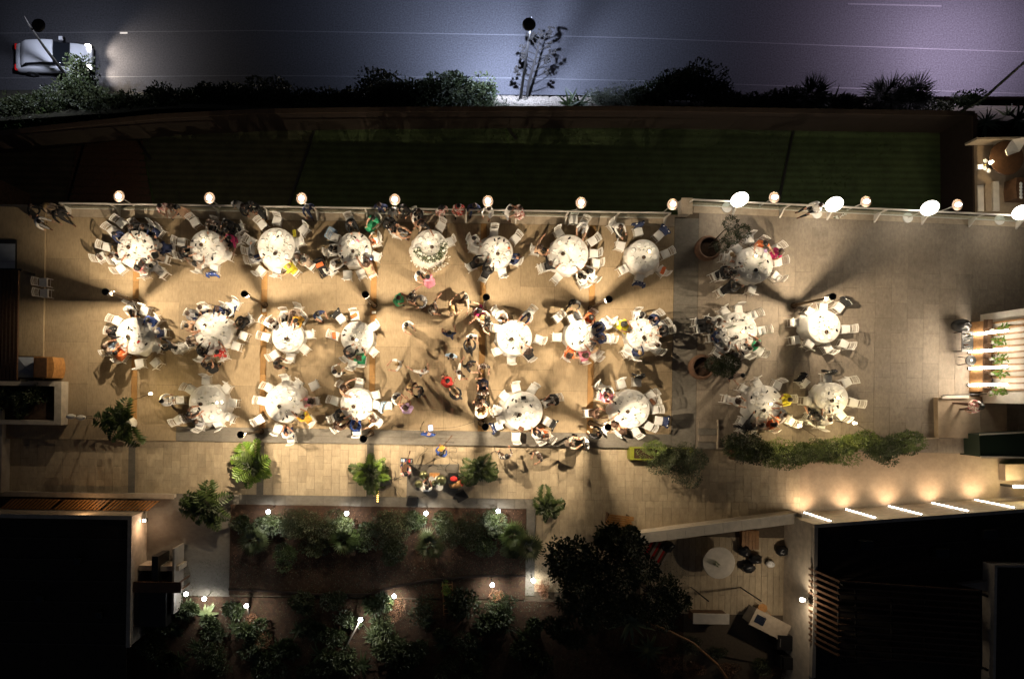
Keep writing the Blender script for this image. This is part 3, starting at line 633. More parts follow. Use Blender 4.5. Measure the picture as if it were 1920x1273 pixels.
# ---------------------------------------------------------------- bar with slatted screen (right edge)
XBAR = P(1816, 670, 0).x
bar = thing('slatted_bar_screen', 'tall slatted bar screen with four lit tubes and plants', 'bar')
yb0, yb1 = P(1816, 736, 0).y, P(1816, 603, 0).y
MB().box(XBAR + .55, XBAR + .62, yb0 - .5, yb1 + .35, -.02, 3.4).obj('back_panel', 'white_wall', bar)
n = 12
for i in range(n):
    y = yb1 - .15 - (yb1 - yb0) * i / n
    MB().box(XBAR + .42, XBAR + .548, y - .035, y + .035, 0.0, 3.5).obj('slat', 'wood', bar)
MB().box(XBAR + .0, XBAR + .41, yb0, yb1, .9, .95).obj('shelf', 'dark_wood', bar)
MB().box(XBAR + .05, XBAR + .41, yb0 + .05, yb1 - .05, 0, .899).obj('counter_body', 'wood', bar)
for i in range(5): MB().box(XBAR + .02, XBAR + .2, yb0 + .2 + i * .72, yb0 + .6 + i * .72, .951, 1.15).obj('tray', 'dark_wood', bar)
for (y0_,) in ((628,), (660,), (691,), (722,)):
    p = P(1815, y0_, 0); MB().tube([(XBAR - .03, p.y, .12), (XBAR - .03, p.y, 2.35)], .055, 8).obj('light_tube', 'led_white', bar)
    MB().box(XBAR - .07, XBAR + .01, p.y - .06, p.y + .06, 0, .11).obj('tube_foot', 'dark_metal', bar)
    lamp('tube_light', 'AREA', (XBAR - .12, p.y, 1.2), 62, WARM2, None, rot=aim((-1, 0, -.15)), size=(.08, 2.2))
MB().box(XBAR + .63, 40, yb0 - .5, yb1 + .35, 3.3, 3.4).obj('roof_panel', 'white_wall', bar)
sp = thing('black_bag', 'large black padded bag beside the slatted bar screen', 'bag', P(1792, 612, 0))
b = MB(); b.ball((0, 0, .35), .42, 12, 8, sq=(1.1, .8, .85)); b.tube([(-.3, 0, .6), (0, .1, .82), (.3, 0, .6)], .03); b.obj('body', 'black_plastic', sp, True)
sp = thing('bar_cart', 'cluttered dark trolley with bottles beside the lit tubes', 'trolley', P(1800, 642, 0))
MB().box(-.35, .2, -.5, .5, .55, .6).obj('tray', 'dark_metal', sp)
for i in range(4): MB().tube([(-.3 + .45 * (i % 2), -.45 + .9 * (i // 2), 0), (-.3 + .45 * (i % 2), -.45 + .9 * (i // 2), .549)], .02).obj('leg', 'dark_metal', sp)
rr = random.Random(4)
for i in range(9): MB().lathe([(.04, 0), (.04, .16), (.015, .22), (.015, .3)], 7, c=(rr.uniform(-.3, .12), rr.uniform(-.42, .42), .601)).obj('bottle', rr.choice(['bottle_glass', 'china', 'leather']), sp)
st = thing('round_stool', 'round dark stool in front of the lit tubes', 'stool', P(1801, 677, 0))
MB().lathe([(.02, .6), (.24, .61), (.26, .65), (.24, .69), (.02, .70)], 20).obj('seat', 'dark_metal', st)
for i in range(3): MB().tube([(.14 * cos(i * 2.1), .14 * sin(i * 2.1), .6), (.24 * cos(i * 2.1), .24 * sin(i * 2.1), 0)], .018).obj('leg', 'dark_metal', st)
MB().lathe([(.02, .701), (.06, .71), (.03, .74)], 8).obj('cup', 'china', st)
# low platform, ramp wall
pf = thing('stone_platform', 'low pale stone platform by the slatted bar', 'platform')
MB().prism([P(1758, 745, .3), P(1838, 744, .3), P(1838, 822, .3), P(1760, 820, .3)], 0.002, .3).obj('body', 'smooth_concrete', pf)
MB().prism([P(1768, 741, .45), P(1818, 741, .45), P(1818, 746.5, .45), P(1768, 747.5, .45)], .301, .42).obj('edge_rail', 'white_wall', pf)
MB().tube([P(1768, 741, .8), P(1850, 739, .8)], .02).obj('handrail', 'dark_metal', pf)
MB().tube([P(1768, 741, .8), P(1770, 742, .3)], .02).obj('handrail_post', 'dark_metal', pf)
MB().prism([P(1838.5, 744, .2), P(1888, 744, .2), P(1888, 835, .2), P(1838.5, 835, .2)], 0.002, .2).obj('lower_step', 'smooth_concrete', pf)
gb = thing('green_bar_counter', 'dark green bar counter with white trim at the edge', 'counter')
MB().prism([P(1836, 814, 1), P(1980, 807, 1), P(1980, 858, 1), P(1838, 856, 1)], ZP, 1.0).obj('body', 'dark_green_paint', gb)
MB().prism([P(1836, 813, 1), P(1980, 806, 1), P(1980, 808.5, 1), P(1836, 816, 1)], 1.001, 1.05).obj('trim', 'white_wall', gb)
MB().prism([P(1838, 855, 1), P(1980, 857, 1), P(1980, 859.5, 1), P(1838, 858, 1)], 1.001, 1.05).obj('trim', 'white_wall', gb)
ybw = thing('corner_wall', 'yellow-lit wall corner behind the LED building', 'wall')
MB().prism([P(1882, 870, 0), P(2000, 868, 0), P(2000, 900, 0), P(1882, 900, 0)], ZP, .1).obj('wall_body', 'smooth_concrete', ybw)
wl2 = thing('strip_wall_lamp', 'bright strip lamp on the wall beyond the LED building', 'lamp', P(1912, 912, .8))
MB().box(-.28, .5, -.06, .06, -.05, .05).obj('tube', 'led_white', wl2); MB().box(-.3, .52, -.1, -.061, -.08, .08).obj('housing', 'dark_metal', wl2)
MB().box(-.05, .25, -.1, .0, -1.1, -.081).obj('stand', 'dark_metal', wl2)
lamp('strip_lamp_light', 'POINT', (0, .3, .1), 55, (1, .78, .35), wl2, .1)
# top right patio
TR = struct(MB().prism([P(1832, 262, -.5), P(2100, 258, -.5), P(2100, 425, -.5), P(1834, 397, -.5)], -8, -.5).obj('side_patio', 'smooth_concrete'))
w2 = thing('patio_wall', 'thin pale wall on the road side of the corner patio', 'wall')
MB().prism([P(1832, 258, .3), P(2100, 254, .3), P(2100, 258, .3), P(1832, 262, .3)], -.5, .3).obj('wall_body', 'coping', w2)
for i, x in enumerate((1833, 1846, 1859)):
    MB().prism([P(x, 348 - i * 3, -.45 + .0), P(x + 11, 347 - i * 3, -.45), P(x + 12, 397, -.45), P(x + 1, 397, -.45)], -.5, -.44 + i * .05).obj('step', 'white_wall' if i != 1 else 'smooth_concrete', TR)
t = thing('brown_round_table', 'large round brown table with lit lamp on the corner patio', 'table', P(1865, 306, -.5))
MB().lathe([(.02, .68), (.82, .69), (.85, .72), (.82, .75), (.02, .751)], 32).obj('tabletop', 'dark_wood', t)
MB().lathe([(.35, 0), (.33, .04), (.07, .08), (.07, .68)], 12).obj('pedestal', 'dark_metal', t)
for i, (x, y) in enumerate(((1847, 302), (1846, 316), (1853, 321))):
    pt_ = P(x, y, .251); o = MB().lathe([(.05, 0), (.11, .012), (.115, .02), (.05, .008)], 14).obj('plate', 'china', None, True, pt_)
    tag(o, ['small white plate above the lamp on the brown table', 'small white plate below the lamp on the brown table', 'small white saucer nearest the rim of the brown table'][i], 'plate', 'plates on the brown patio table')
tl = thing('table_lamp', 'lit lamp on the brown round patio table', 'lamp', P(1848, 309, .251))
MB().lathe([(.06, 0), (.05, .02), (.015, .03), (.015, .3)], 10).obj('base', 'brass', tl); MB().lathe([(.09, .3), (.06, .42)], 12).obj('shade', 'table_bulb', tl)
lamp('patio_table_light', 'POINT', (0, 0, .6), 30, (1, .75, .42), tl, .05)
bx_ = thing('menu_box', 'small white box at the lamp on the brown patio table', 'box', P(1836, 314, .251)); MB().box(-.12, .12, -.12, .12, 0, .1).obj('body', 'china', bx_)
t = thing('dark_cloth_table', 'table under a dark cloth holding four small plates', 'table', P(1906, 361, -.5))
MB().prism([(-.6, -.5), (.8, -.55), (.8, .5), (-.62, .5), (-.66, 0)], .0, .75).obj('draped_top', 'dark_wood', t)
for i in range(5):
    o = MB().lathe([(.05, 0), (.085, .012), (.09, .02), (.05, .008)], 12).obj('plate', 'china', None, True, P(1914, 345 + i * 6.3, .252)); tag(o, ['topmost', 'second', 'middle', 'fourth', 'lowest'][i] + ' small white plate in the column on the dark cloth table', 'plate', 'plates in a column on the dark cloth table')
sl = MB(); sl.add([P(1885, 282, 1.2), P(1898, 262, 1.6), P(1930, 256, 1.8), P(1912, 284, .9), P(1890, 292, 1.0)], [(0, 4, 3, 1), (1, 3, 2)]); sl.v += [(v[0], v[1], v[2] - .04) for v in sl.v]; sl.f += [(6, 8, 9, 5), (7, 8, 6), (0, 1, 6, 5), (1, 2, 7, 6), (2, 3, 8, 7), (3, 4, 9, 8), (4, 0, 5, 9)]; sl.m = [0] * len(sl.f)
o = thing('shade_sail', 'pale shade sail corner over the corner patio', 'sail'); sl.obj('canvas', 'white_wall', o); MB().tube([P(1886, 291, -.5), P(1888, 290, 1.0)], .02).obj('pole', 'white_metal', o)
# steps between terrace and pavement near the potted trees
stp = thing('stone_steps', 'short flight of stone steps beside the hedge', 'steps')
xa, xb = P(1309, 800, 0).x, P(1343, 800, 0).x
for i in range(4):
    y = P(1320, 790 + i * 13, 0).y; MB().box(xa, xb, y - .32, y, .003, .10 - i * .022).obj('step', ('grey_stone', 'dark_stone')[i % 2], stp)
MB().box(xb + .01, xb + .05, P(1320, 840, 0).y, P(1320, 786, 0).y, .002, .16).obj('side_string', 'coping', stp)
# ---------------------------------------------------------------- terrace lamp posts
ORD = ['first', 'second', 'third', 'fourth', 'fifth', 'sixth', 'seventh', 'eighth', 'ninth', 'tenth']
def lamp_post(base, top, dirs, label):
    """dirs: directions (degrees, counter-clockwise from right) of the three struts of the lantern"""
    p = P(*base, 0); t = P(*top, 3.45); lean = t - p
    o = thing('lamp_post', label, 'lamp post', p, 0, 'lamp posts on the terrace')
    lx, ly = lean.x, lean.y; ax = Vector((lx, ly, 3.45)); at = lambda z: ax * (z / 3.45)
    MB().lathe([(.16, 0.003), (.16, .03), (.10, .05), (.09, .35), (.065, .4)], 14).obj('base_plate', 'bronze', o)
    MB().tube([(0, 0, .3), at(1.5), at(2.86)], [.07, .062, .05], 10).obj('pole', 'bronze', o)
    MB().lathe([(.10, 3.385), (.155, 3.39), (.16, 3.44), (.08, 3.465)], 20, c=(lx, ly, 0)).obj('cap', 'black_metal', o)
    q = Vector((-ly, lx, 0)); q = q.normalized() * .11 if q.length > .01 else Vector((.11, 0, 0))
    MB().tube([(q.x, q.y, 1.0), tuple(at(2.6) + q)], .018, 6).obj('conduit', 'white_metal', o)
    for k in (1.1, 2.55): MB().tube([tuple(at(k)), tuple(at(k) + q)], .02, 6).obj('clamp', 'bronze', o)
    c = at(3.18)
    for i, a in enumerate(dirs):
        a = radians(a) + ROLL; vs = []
        for (d, z, ha) in ((.05, 2.86, .34), (.13, 3.02, .25), (.14, 3.384, .25)):
            for dd in (0, .012):
                for s_ in (-1, 1): vs.append((c.x + (d + dd) * cos(a + s_ * ha), c.y + (d + dd) * sin(a + s_ * ha), z))
        fs = [(0, 1, 5, 4), (4, 5, 9, 8), (2, 6, 7, 3), (6, 10, 11, 7), (0, 4, 6, 2), (4, 8, 10, 6), (1, 3, 7, 5), (5, 7, 11, 9), (0, 2, 3, 1), (8, 9, 11, 10)]
        MB().add(vs, fs).obj('lantern_strut', 'black_metal', o)
    MB().ball(tuple(c), .012, 8, 6).obj('bulb', 'bulb_warm', o, True)
    lamp('post_light', 'SPOT', c, PW_POST, WARM, o, .018, (0, 0, 0), radians(163), .5)
    return o
RA = [(256,566,197,547), (497,572,458,551), (702,573,685,552), (907,578,912,557), (1108,578,1142,561), (1488,573,1562,556)]
RD = [(170, 50, -68), (112, 0, 225), (123, 0, 245), (100, -5, 222), (153, 32, 268), (150, 35, 270)]
for i, (r, d) in enumerate(zip(RA, RD)): lamp_post(r[:2], r[2:], d, f'{ORD[i]} bronze lamp post of the row between rail and middle tables')
RB = [(490,808,451,815), (696,812,681,823), (902,793,910,800), (1107,793,1140,801)]
RE = [(140, 35, 270), (143, 22, 266), (153, 22, 270), (153, 40, 277)]
for i, (r, d) in enumerate(zip(RB, RE)): lamp_post(r[:2], r[2:], d, f'{ORD[i]} bronze lamp post of the row beside the courtyard tables')
# rim lamps on the railing
def rim_lamp(x, y, label, tilt=0):
    z = 1.55; p = P(x, y, z); o = thing('rim_lamp', label, 'lamp', (p.x, p.y, 0), 0, 'bright lamps along the railing')
    MB().tube([(0, 0, .02), (0, 0, z - .1)], .025, 6).obj('stem', 'white_metal', o)
    MB().lathe([(.06, 0.013), (.06, .03)], 8).obj('foot', 'white_metal', o)
    h = MB().ball((0, 0, z), .12, 14, 9, sq=(1.25 if tilt else 1, .8 if tilt else 1, .8)).obj('bulb', 'bulb_warm', o, True); 
    MB().lathe([(.03, z - .2), (.12, z - .17), (.25, z - .10), (.27, z - .06), (.24, z - .085), (.10, z - .15), (.01, z - .16)], 20).obj('added_halo_dish', 'brown_coping', o, True)  # dish added under the bulb to stand in for its halo
    lamp('added_dish_light', 'POINT', (0, -.0, z + .16), 2.2, WARM2, o, .03)  # extra light, added so the dish brightens towards its middle
    lamp('rim_light', 'SPOT', (0, -.12, z), PW_RIM * (.45 if tilt else 1), WARM2, o, .12, aim((0, -.75, -.8)), radians(150), .6)
    lamp('rim_glow', 'POINT', (0, .3, z + .1), 26, WARM2, o, .05)
for i, (x, y) in enumerate(((222,368), (392,371), (565,372), (740,374), (915,377), (1090,380), (1262,383))): rim_lamp(x, y, f'{ORD[i]} bright lamp along the glass railing, counted from the cabinet end')
for i, (x, y) in enumerate(((1453,370), (1625,378), (1797,384))): rim_lamp(x, y, f'{ORD[i]} bright oblong lamp between the glowing globes', 1)
# globe floor lamps
for i, (bx, by, gx, gy) in enumerate(((1362,390,1386,375), (1531,401,1563,384), (1701,409,1742,391), (1873,413,1914,399))):
    p = P(bx, by, 0); g = P(gx, gy, 1.55) - p
    o = thing('globe_floor_lamp', f'{ORD[i]} large glowing globe lamp with white disc base by the rail', 'lamp', p, 0, 'glowing globe lamps along the rail')
    MB().lathe([(.245, 0.003), (.25, .05), (.24, .07), (.02, .075)], 24).obj('base_disc', 'white_paint', o)
    MB().tube([(0, 0, .07), (g.x * .5, g.y * .5, .8), (g.x, g.y, 1.3)], .02, 6).obj('stem', 'white_metal', o)
    b = MB(); b.ball((g.x, g.y, 1.6), .36, 20, 12, sq=(1.12, .95, .8)); me = b.obj('globe', 'globe_glow', o, True)
    for vtx in me.data.vertices: vtx.co.x += .10 * (vtx.co.y - g.y); vtx.co.y += .12 * (vtx.co.x - g.x)
    lamp('globe_light', 'POINT', (g.x - .1, g.y - .5, 1.6), PW_GLOBE, WARM2, o, .25)
# ---------------------------------------------------------------- chair prototype
def build_chair():
    P_ = {}
    P_['seat'] = MB().prism([(-.21, .21), (-.19, -.2), (.19, -.2), (.21, .21)], .43, .455).mesh('seat', 'white_paint')
    b = MB(); b.prism([(-.205, .205), (-.185, -.19), (.185, -.19), (.205, .205)], .456, .485); b.prism([(-.18, .18), (-.165, -.165), (.165, -.165), (.18, .18)], .485, .505)
    P_['cushion'] = b.mesh('cushion', 'cushion', False)
    P_['leg_f1'] = MB().tube([(-.19, .19, .43), (-.20, .21, .0)], .016, 6).mesh('leg', 'white_paint')
    P_['leg_f2'] = MB().tube([(.19, .19, .43), (.20, .21, .0)], .016, 6).mesh('leg', 'white_paint')
    P_['leg_b1'] = MB().tube([(-.18, -.19, .43), (-.19, -.25, .0)], .016, 6).mesh('leg', 'white_paint')
    P_['leg_b2'] = MB().tube([(.18, -.19, .43), (.19, -.25, .0)], .016, 6).mesh('leg', 'white_paint')
    b = MB()
    for s in (-1, 1): b.tube([(s * .18, -.19, .43), (s * .185, -.23, .7), (s * .195, -.29, .93)], .016, 6)
    b.tube([(-.20, -.29, .93), (0, -.32, .945), (.20, -.29, .93)], .02, 6); b.tube([(-.19, -.262, .83), (0, -.29, .835), (.19, -.262, .83)], .014, 6); b.tube([(-.183, -.21, .57), (0, -.235, .57), (.183, -.21, .57)], .013, 6)
    for k in range(6):
        x = -.14 + .056 * k; e = 1 - (x / .2) ** 2; b.tube([(x, -.21 - .025 * e, .57), (x, -.262 - .028 * e, .83)], .009, 5)
    b2 = MB()
    for k in range(7): x = -.15 + .05 * k; e = 1 - (x / .2) ** 2; b2.tube([(x, -.262 - .028 * e, .83), (x, -.29 - .03 * e, .93)], .008, 4)
    P_['backrest'] = b.mesh('backrest', 'white_paint'); P_['spindle'] = b2.mesh('spindle', 'white_paint')
    b = MB()
    for s in (-1, 1): b.tube([(s * .197, .2, .16), (s * .187, -.23, .16)], .01, 5); b.tube([(s * .195, .2, .3), (s * .185, -.21, .3)], .01, 5)
    b.tube([(-.197, .2, .2), (.197, .2, .2)], .01, 5); b.tube([(-.187, -.22, .22), (.187, -.22, .22)], .01, 5)
    P_['stretcher'] = b.mesh('stretcher', 'white_paint')
    return P_
CH = build_chair(); NCH = [0]
CHAIRS = []
def chair(p, ang, label, group='white chairs round the dinner tables'):
    o = thing('banquet_chair', label, 'chair', (p.x, p.y, 0.001 + (.003 if abs(p.x) < 40 else 0)), ang, group)
    for k, me in CH.items(): link(me.name, me, o)
    CHAIRS.append(o); return o
def jacket(p, ang, m, label):
    """garment hung over a chair back"""
    T = Matrix.Translation((p.x, p.y, 0)) @ Matrix.Rotation(ang, 4, 'Z'); rr = random.Random(label)
    prof = [(-.20, .55), (-.23, .75), (-.27, .92), (-.31, .965), (-.345, .93), (-.34, .75), (-.33, .5), (-.335, .36)]
    nx = 8; vs = []; 
    for (y, z) in prof:
        for i in range(nx):
            u = -1 + 2 * i / (nx - 1); vs.append(T @ Vector((u * (.20 + .05 * rr.random()), y + rr.uniform(-.02, .02) + .02 * abs(u), z - .05 * u * u + rr.uniform(-.012, .012))))
    fs = [(j * nx + i, j * nx + i + 1, (j + 1) * nx + i + 1, (j + 1) * nx + i) for j in range(len(prof) - 1) for i in range(nx - 1)]
    b = MB(); b.add(vs, fs)
    o = b.obj('jacket', 'cloth_' + m, None, True); md = o.modifiers.new('thickness', 'SOLIDIFY'); md.thickness = .02
    tag(o, label, 'jacket')
    for s in (-1, 1):
        MB().tube([T @ Vector((s * .2, -.33, .9)), T @ Vector((s * .26, -.38, .7)), T @ Vector((s * .24, -.4, .42))], [.05, .055, .045], 7).obj('sleeve', 'cloth_' + m, o, True)
    return o
def handbag(p, z, ang, m, label, s=1):
    o = thing('handbag', label, 'bag', (p.x, p.y, z), ang)
    b = MB(); b.prism([(-.15 * s, -.07 * s), (.15 * s, -.07 * s), (.15 * s, .07 * s), (-.15 * s, .07 * s)], 0, .14 * s); b.prism([(-.13 * s, -.05 * s), (.13 * s, -.05 * s), (.13 * s, .05 * s), (-.13 * s, .05 * s)], .14 * s, .2 * s); b.obj('body', m, o)
    MB().tube([(-.1 * s, 0, .2 * s), (-.05 * s, 0, .3 * s), (.05 * s, 0, .3 * s), (.1 * s, 0, .2 * s)], .01).obj('strap', m, o); return o
# ---------------------------------------------------------------- people prototypes
def smooth_limb(n0, n1): return None
def body_mesh(name, J, E, hands, headpos, facedir):
    """J: joint -> (x,y,z,r[,r2]); E: (a,b,region). one continuous skinned surface + fingers, ears, nose, eyes"""
    names = list(J); idx = {n: i for i, n in enumerate(names)}
    me = bpy.data.meshes.new(name); me.from_pydata([J[n][:3] for n in names], [(idx[a], idx[b_]) for a, b_, r in E], [])
    o = bpy.data.objects.new('tmp', me); C.objects.link(o)
    md = o.modifiers.new('s', 'SKIN'); md.use_smooth_shade = True
    sv = me.skin_vertices[0].data
    for n in names:
        r = J[n][3]; r2 = J[n][4] if len(J[n]) > 4 else r; sv[idx[n]].radius = (r, r2); sv[idx[n]].use_root = (n == 'pelvis')
    sb = o.modifiers.new('b', 'SUBSURF'); sb.levels = 1; sb.render_levels = 1
    dg = bpy.context.evaluated_depsgraph_get(); ev = o.evaluated_get(dg); m2 = bpy.data.meshes.new_from_object(ev); bpy.data.objects.remove(o)
    mb = MB(); vs = [v.co.copy() for v in m2.vertices]
    segs = [(Vector(J[a][:3]), Vector(J[b_][:3]), reg) for a, b_, reg in E if reg is not None]
    fs = [tuple(p.vertices) for p in m2.polygons]; rg = []
    for f in fs:
        c = sum((vs[i] for i in f), Vector()) / len(f); best = 9; br = 1
        for a, b_, reg in segs:
            d = b_ - a; t = max(0, min(1, (c - a).dot(d) / max(1e-9, d.length_squared))); q = (c - a - d * t).length
            if reg == 1: q -= .05
            if q < best: best, br = q, reg
        rg.append(br)
    mb.v = [tuple(v) for v in vs]; mb.f = fs; mb.m = rg
    for (w, dr, side) in hands:
        w = Vector(w); dr = Vector(dr).normalized(); sd = dr.cross(Vector((0, 0, 1))); sd = sd.normalized() if sd.length > .1 else Vector((1, 0, 0)); up = sd.cross(dr)
        palm = w + dr * .055
        mb.tube([w, palm, w + dr * .095], [.024, .034, .030], 7, 0)
        for k, (off, L) in enumerate(((-.027, .062), (-.009, .072), (.009, .068), (.026, .052))):
            a = w + dr * .085 + sd * off; mb.tube([a, a + dr * L * .5 - up * .004, a + dr * L * .95 - up * .022], [.0095, .009, .0075], 5, 0)
        a = w + dr * .03 + sd * side * .028; mb.tube([a, a + dr * .03 + sd * side * .028, a + dr * .062 + sd * side * .032 - up * .006], [.012, .011, .009], 5, 0)
    h = Vector(headpos); f = Vector(facedir).normalized(); s = f.cross(Vector((0, 0, 1))).normalized(); u = s.cross(f)
    mb.tube([h + f * .085 + u * .03, h + f * .118 - u * .012, h + f * .09 - u * .022], [.008, .016, .012], 6, 0)
    for q in (-1, 1):
        mb.ball(tuple(h + s * q * .098 - u * .005), .022, 6, 4, 0, (.5, .8, 1.3)); mb.ball(tuple(h + f * .088 + s * q * .034 + u * .022), .013, 6, 4, 7)
    mb.tube([h + f * .092 - u * .052 - s * .025, h + f * .099 - u * .05, h + f * .092 - u * .052 + s * .025], .006, 5, 7)
    m = mb.mesh(name, ['skin_a', 'cloth_W', 'cloth_W', 'skin_a', 'cloth_K', 'cloth_K', 'black_plastic', 'black_plastic'], True)
    bpy.data.meshes.remove(m2); return m
def make_pose(name, seated, lean=0, armL='table', armR='table', legs=0, headturn=0, twist=0):
    J = {}; V = Vector
    ph = .53 if seated else .93; px = 0
    py = 0
    def lz(h): return h * cos(lean), h * sin(lean)
    def sp(h, x=0, r=.1, r2=None):
        zz, yy = lz(h); c, s_ = cos(twist * h / .5), sin(twist * h / .5)
        return (x * c, py + yy + x * s_, ph + zz, r) + ((r2,) if r2 else ())
    J['pelvis'] = (0, 0, ph, .145, .115); J['waist'] = sp(.16, 0, .125, .10); J['chest'] = sp(.34, 0, .175, .125); J['collar'] = sp(.475, 0, .10, .085)
    J['neck'] = sp(.54, 0, .055); zz, yy = lz(.64); hp = V((0, yy + .03, ph + zz)); J['head'] = (hp.x, hp.y, hp.z - .03, .088); J['crown'] = (hp.x, hp.y - .015, hp.z + .055, .075)
    for s, nm in ((-1, 'L'), (1, 'R')):
        J['sh' + nm] = sp(.44, s * .185, .077); sx, sy, sz = J['sh' + nm][:3]; am = armL if s < 0 else armR
        S = V((sx, sy, sz))
        A = dict(table=((s * .06, .20, -.20), (-s * .10, .22, -.02)), lap=((s * .06, .08, -.26), (-s * .08, .20, -.10)), reach=((s * .05, .27, -.12), (s * .0, .27, .02)),
                 side=((s * .06, -.01, -.28), (s * .01, .05, -.25)), up=((s * .14, .10, .20), (-s * .02, .08, .26)), bent=((s * .10, .04, -.27), (-s * .02, .24, .06)),
                 out=((s * .24, .06, -.12), (s * .20, .12, .04)), hug=((s * .08, .22, -.08), (-s * .10, .20, .06)), phone=((s * .05, .12, -.24), (-s * .12, .20, .14)), hip=((s * .17, -.03, -.22), (-s * .12, .09, -.15)), push=((s * .04, .2, -.2), (0, .24, 0)))[am]
        El = S + V(A[0]); W = El + V(A[1])
        J['el' + nm] = (*El, .051); J['wr' + nm] = (*W, .033)
        J['hip' + nm] = (s * .095, 0, ph - .05, .095)
        if seated:
            k = (s * (.11 + .04 * (legs % 2)), .43, ph - .04); a = (s * .12, .40 - .12 * (legs > 1) + .06 * (legs == 1), .10); 
        else:
            st = {0: 0, 1: .18 * s, 2: -.16 * s, 3: .05}[legs]; k = (s * .10, st * .6 + .02, .50); a = (s * (.11 + .04 * (legs == 2)), st, .09)
        J['kn' + nm] = (*k, .066); J['an' + nm] = (*a, .040); J['toe' + nm] = (a[0] * 1.1, a[1] + .16, .035, .032)
        J['mid' + nm] = tuple((V(J['hip' + nm][:3]) + V(k)) * .5) + (.083,); J['calf' + nm] = tuple(V(k) * .62 + V(a) * .38) + (.055,)
    E = [('pelvis', 'waist', 1), ('waist', 'chest', 1), ('chest', 'collar', 1), ('collar', 'neck', 0), ('neck', 'head', 0), ('head', 'crown', 0)]
    for nm in 'LR': E += [('collar', 'sh' + nm, 1), ('sh' + nm, 'el' + nm, 2), ('el' + nm, 'wr' + nm, 3), ('pelvis', 'hip' + nm, 4), ('hip' + nm, 'mid' + nm, 4), ('mid' + nm, 'kn' + nm, 4), ('kn' + nm, 'calf' + nm, 5), ('calf' + nm, 'an' + nm, 5), ('an' + nm, 'toe' + nm, 6)]
    hands = []
    for nm, s in (('L', -1), ('R', 1)):
        d = V(J['wr' + nm][:3]) - V(J['el' + nm][:3]); 
        dd = d.normalized(); hands.append((V(J['wr' + nm][:3]) - dd * .01, dd, -s))
    fd = V((sin(headturn), cos(headturn), -.25 if seated else -.1))
    return dict(mesh=body_mesh('person', J, E, hands, hp, fd), head=hp, face=headturn, wr=(V(J['wrL'][:3]), V(J['wrR'][:3])), ph=ph)
SEAT = [make_pose('a', 1, .22, 'table', 'table', 0, .2), make_pose('b', 1, .05, 'lap', 'table', 1, -.5), make_pose('c', 1, .42, 'reach', 'table', 2, .1),
        make_pose('d', 1, -.08, 'lap', 'lap', 3, .7), make_pose('e', 1, .30, 'table', 'phone', 1, -.1), make_pose('f', 1, .16, 'out', 'table', 0, .9, .3), make_pose('g', 1, .36, 'table', 'reach', 1, -.7, -.3)]
STAND = dict(n=make_pose('n', 0, .02, 'side', 'side', 0, .1), b=make_pose('bent', 0, .10, 'bent', 'phone', 1, -.2), h=make_pose('hug', 0, .12, 'hug', 'hug', 2, .1), o=make_pose('out', 0, .05, 'out', 'bent', 1, .5),
             u=make_pose('up', 0, .02, 'up', 'bent', 2, -.3), w=make_pose('walk', 0, .10, 'side', 'bent', 1, 0), l=make_pose('lean', 0, .75, 'reach', 'side', 1, .2), p=make_pose('hip', 0, .03, 'hip', 'side', 0, -.4), s=make_pose('sax', 0, .12, 'bent', 'bent', 2, 0))
def hair_mesh(kind):
    b = MB(); n, m = 14, 8; vs = []; R = .112
    for i in range(m + 1):
        th = pi * .62 * i / m
        for k in range(n):
            ph = 2 * pi * k / n; fr = max(0, sin(ph)); t = th * (1 - .38 * fr ** 2)
            wob = 1 + .04 * sin(5 * ph + 3 * i)
            vs.append((R * .94 * sin(t) * cos(ph) * wob, R * 1.06 * sin(t) * sin(ph) * wob - .008, .02 + R * cos(t) * 1.0))
    fs = [(i * n + k, (i + 1) * n + k, (i + 1) * n + (k + 1) % n, i * n + (k + 1) % n) for i in range(m) for k in range(n)]
    b.add(vs, fs)
    if kind == 'long':
        for k in range(7):
            a = pi + pi * (k + .5) / 7; b.tube([(R * .9 * cos(a), R * sin(a), .03), (R * 1.12 * cos(a), R * 1.15 * sin(a), -.12), (R * .95 * cos(a), R * 1.25 * sin(a) - .02, -.30)], [.045, .05, .03], 6)
    if kind == 'bun': b.ball((0, -.125, .05), .05, 8, 6)
    return b.mesh('hair', 'hair_k', True)
HM = dict(s=hair_mesh('short'), l=hair_mesh('long'), u=hair_mesh('bun'))
def skirt_mesh():
    vs = []; n = 20; prof = [(.135, 1.04), (.17, .93), (.21, .78), (.25, .6), (.29, .42), (.285, .40)]
    for i, (r, z) in enumerate(prof):
        for k in range(n):
            a = 2 * pi * k / n; q = 1 + .09 * (i / 5) * sin(5 * a + 1); vs.append((r * q * cos(a), r * q * sin(a) * .9, z))
    return MB().add(vs, [(i * n + k, (i + 1) * n + k, (i + 1) * n + (k + 1) % n, i * n + (k + 1) % n) for i in range(len(prof) - 1) for k in range(n)]).mesh('skirt', 'cloth_K', True)
def lap_mesh():
    vs = []; n = 12
    for i, (y, w, z, h) in enumerate(((-.14, .17, .50, .12), (.05, .20, .50, .13), (.25, .22, .50, .12), (.45, .24, .50, .10), (.53, .25, .36, .04), (.54, .24, .26, .03))):
        for k in range(n):
            a = 2 * pi * k / n; vs.append((w * cos(a) * (1 + .03 * sin(7 * a + i)), y + (.03 * sin(a) if i > 3 else 0), z + h * sin(a)))
    return MB().add(vs, [(i * n + k, i * n + (k + 1) % n, (i + 1) * n + (k + 1) % n, (i + 1) * n + k) for i in range(5) for k in range(n)]).mesh('skirt', 'cloth_K', True)
SK, LAP = skirt_mesh(), lap_mesh()
NP = [0]
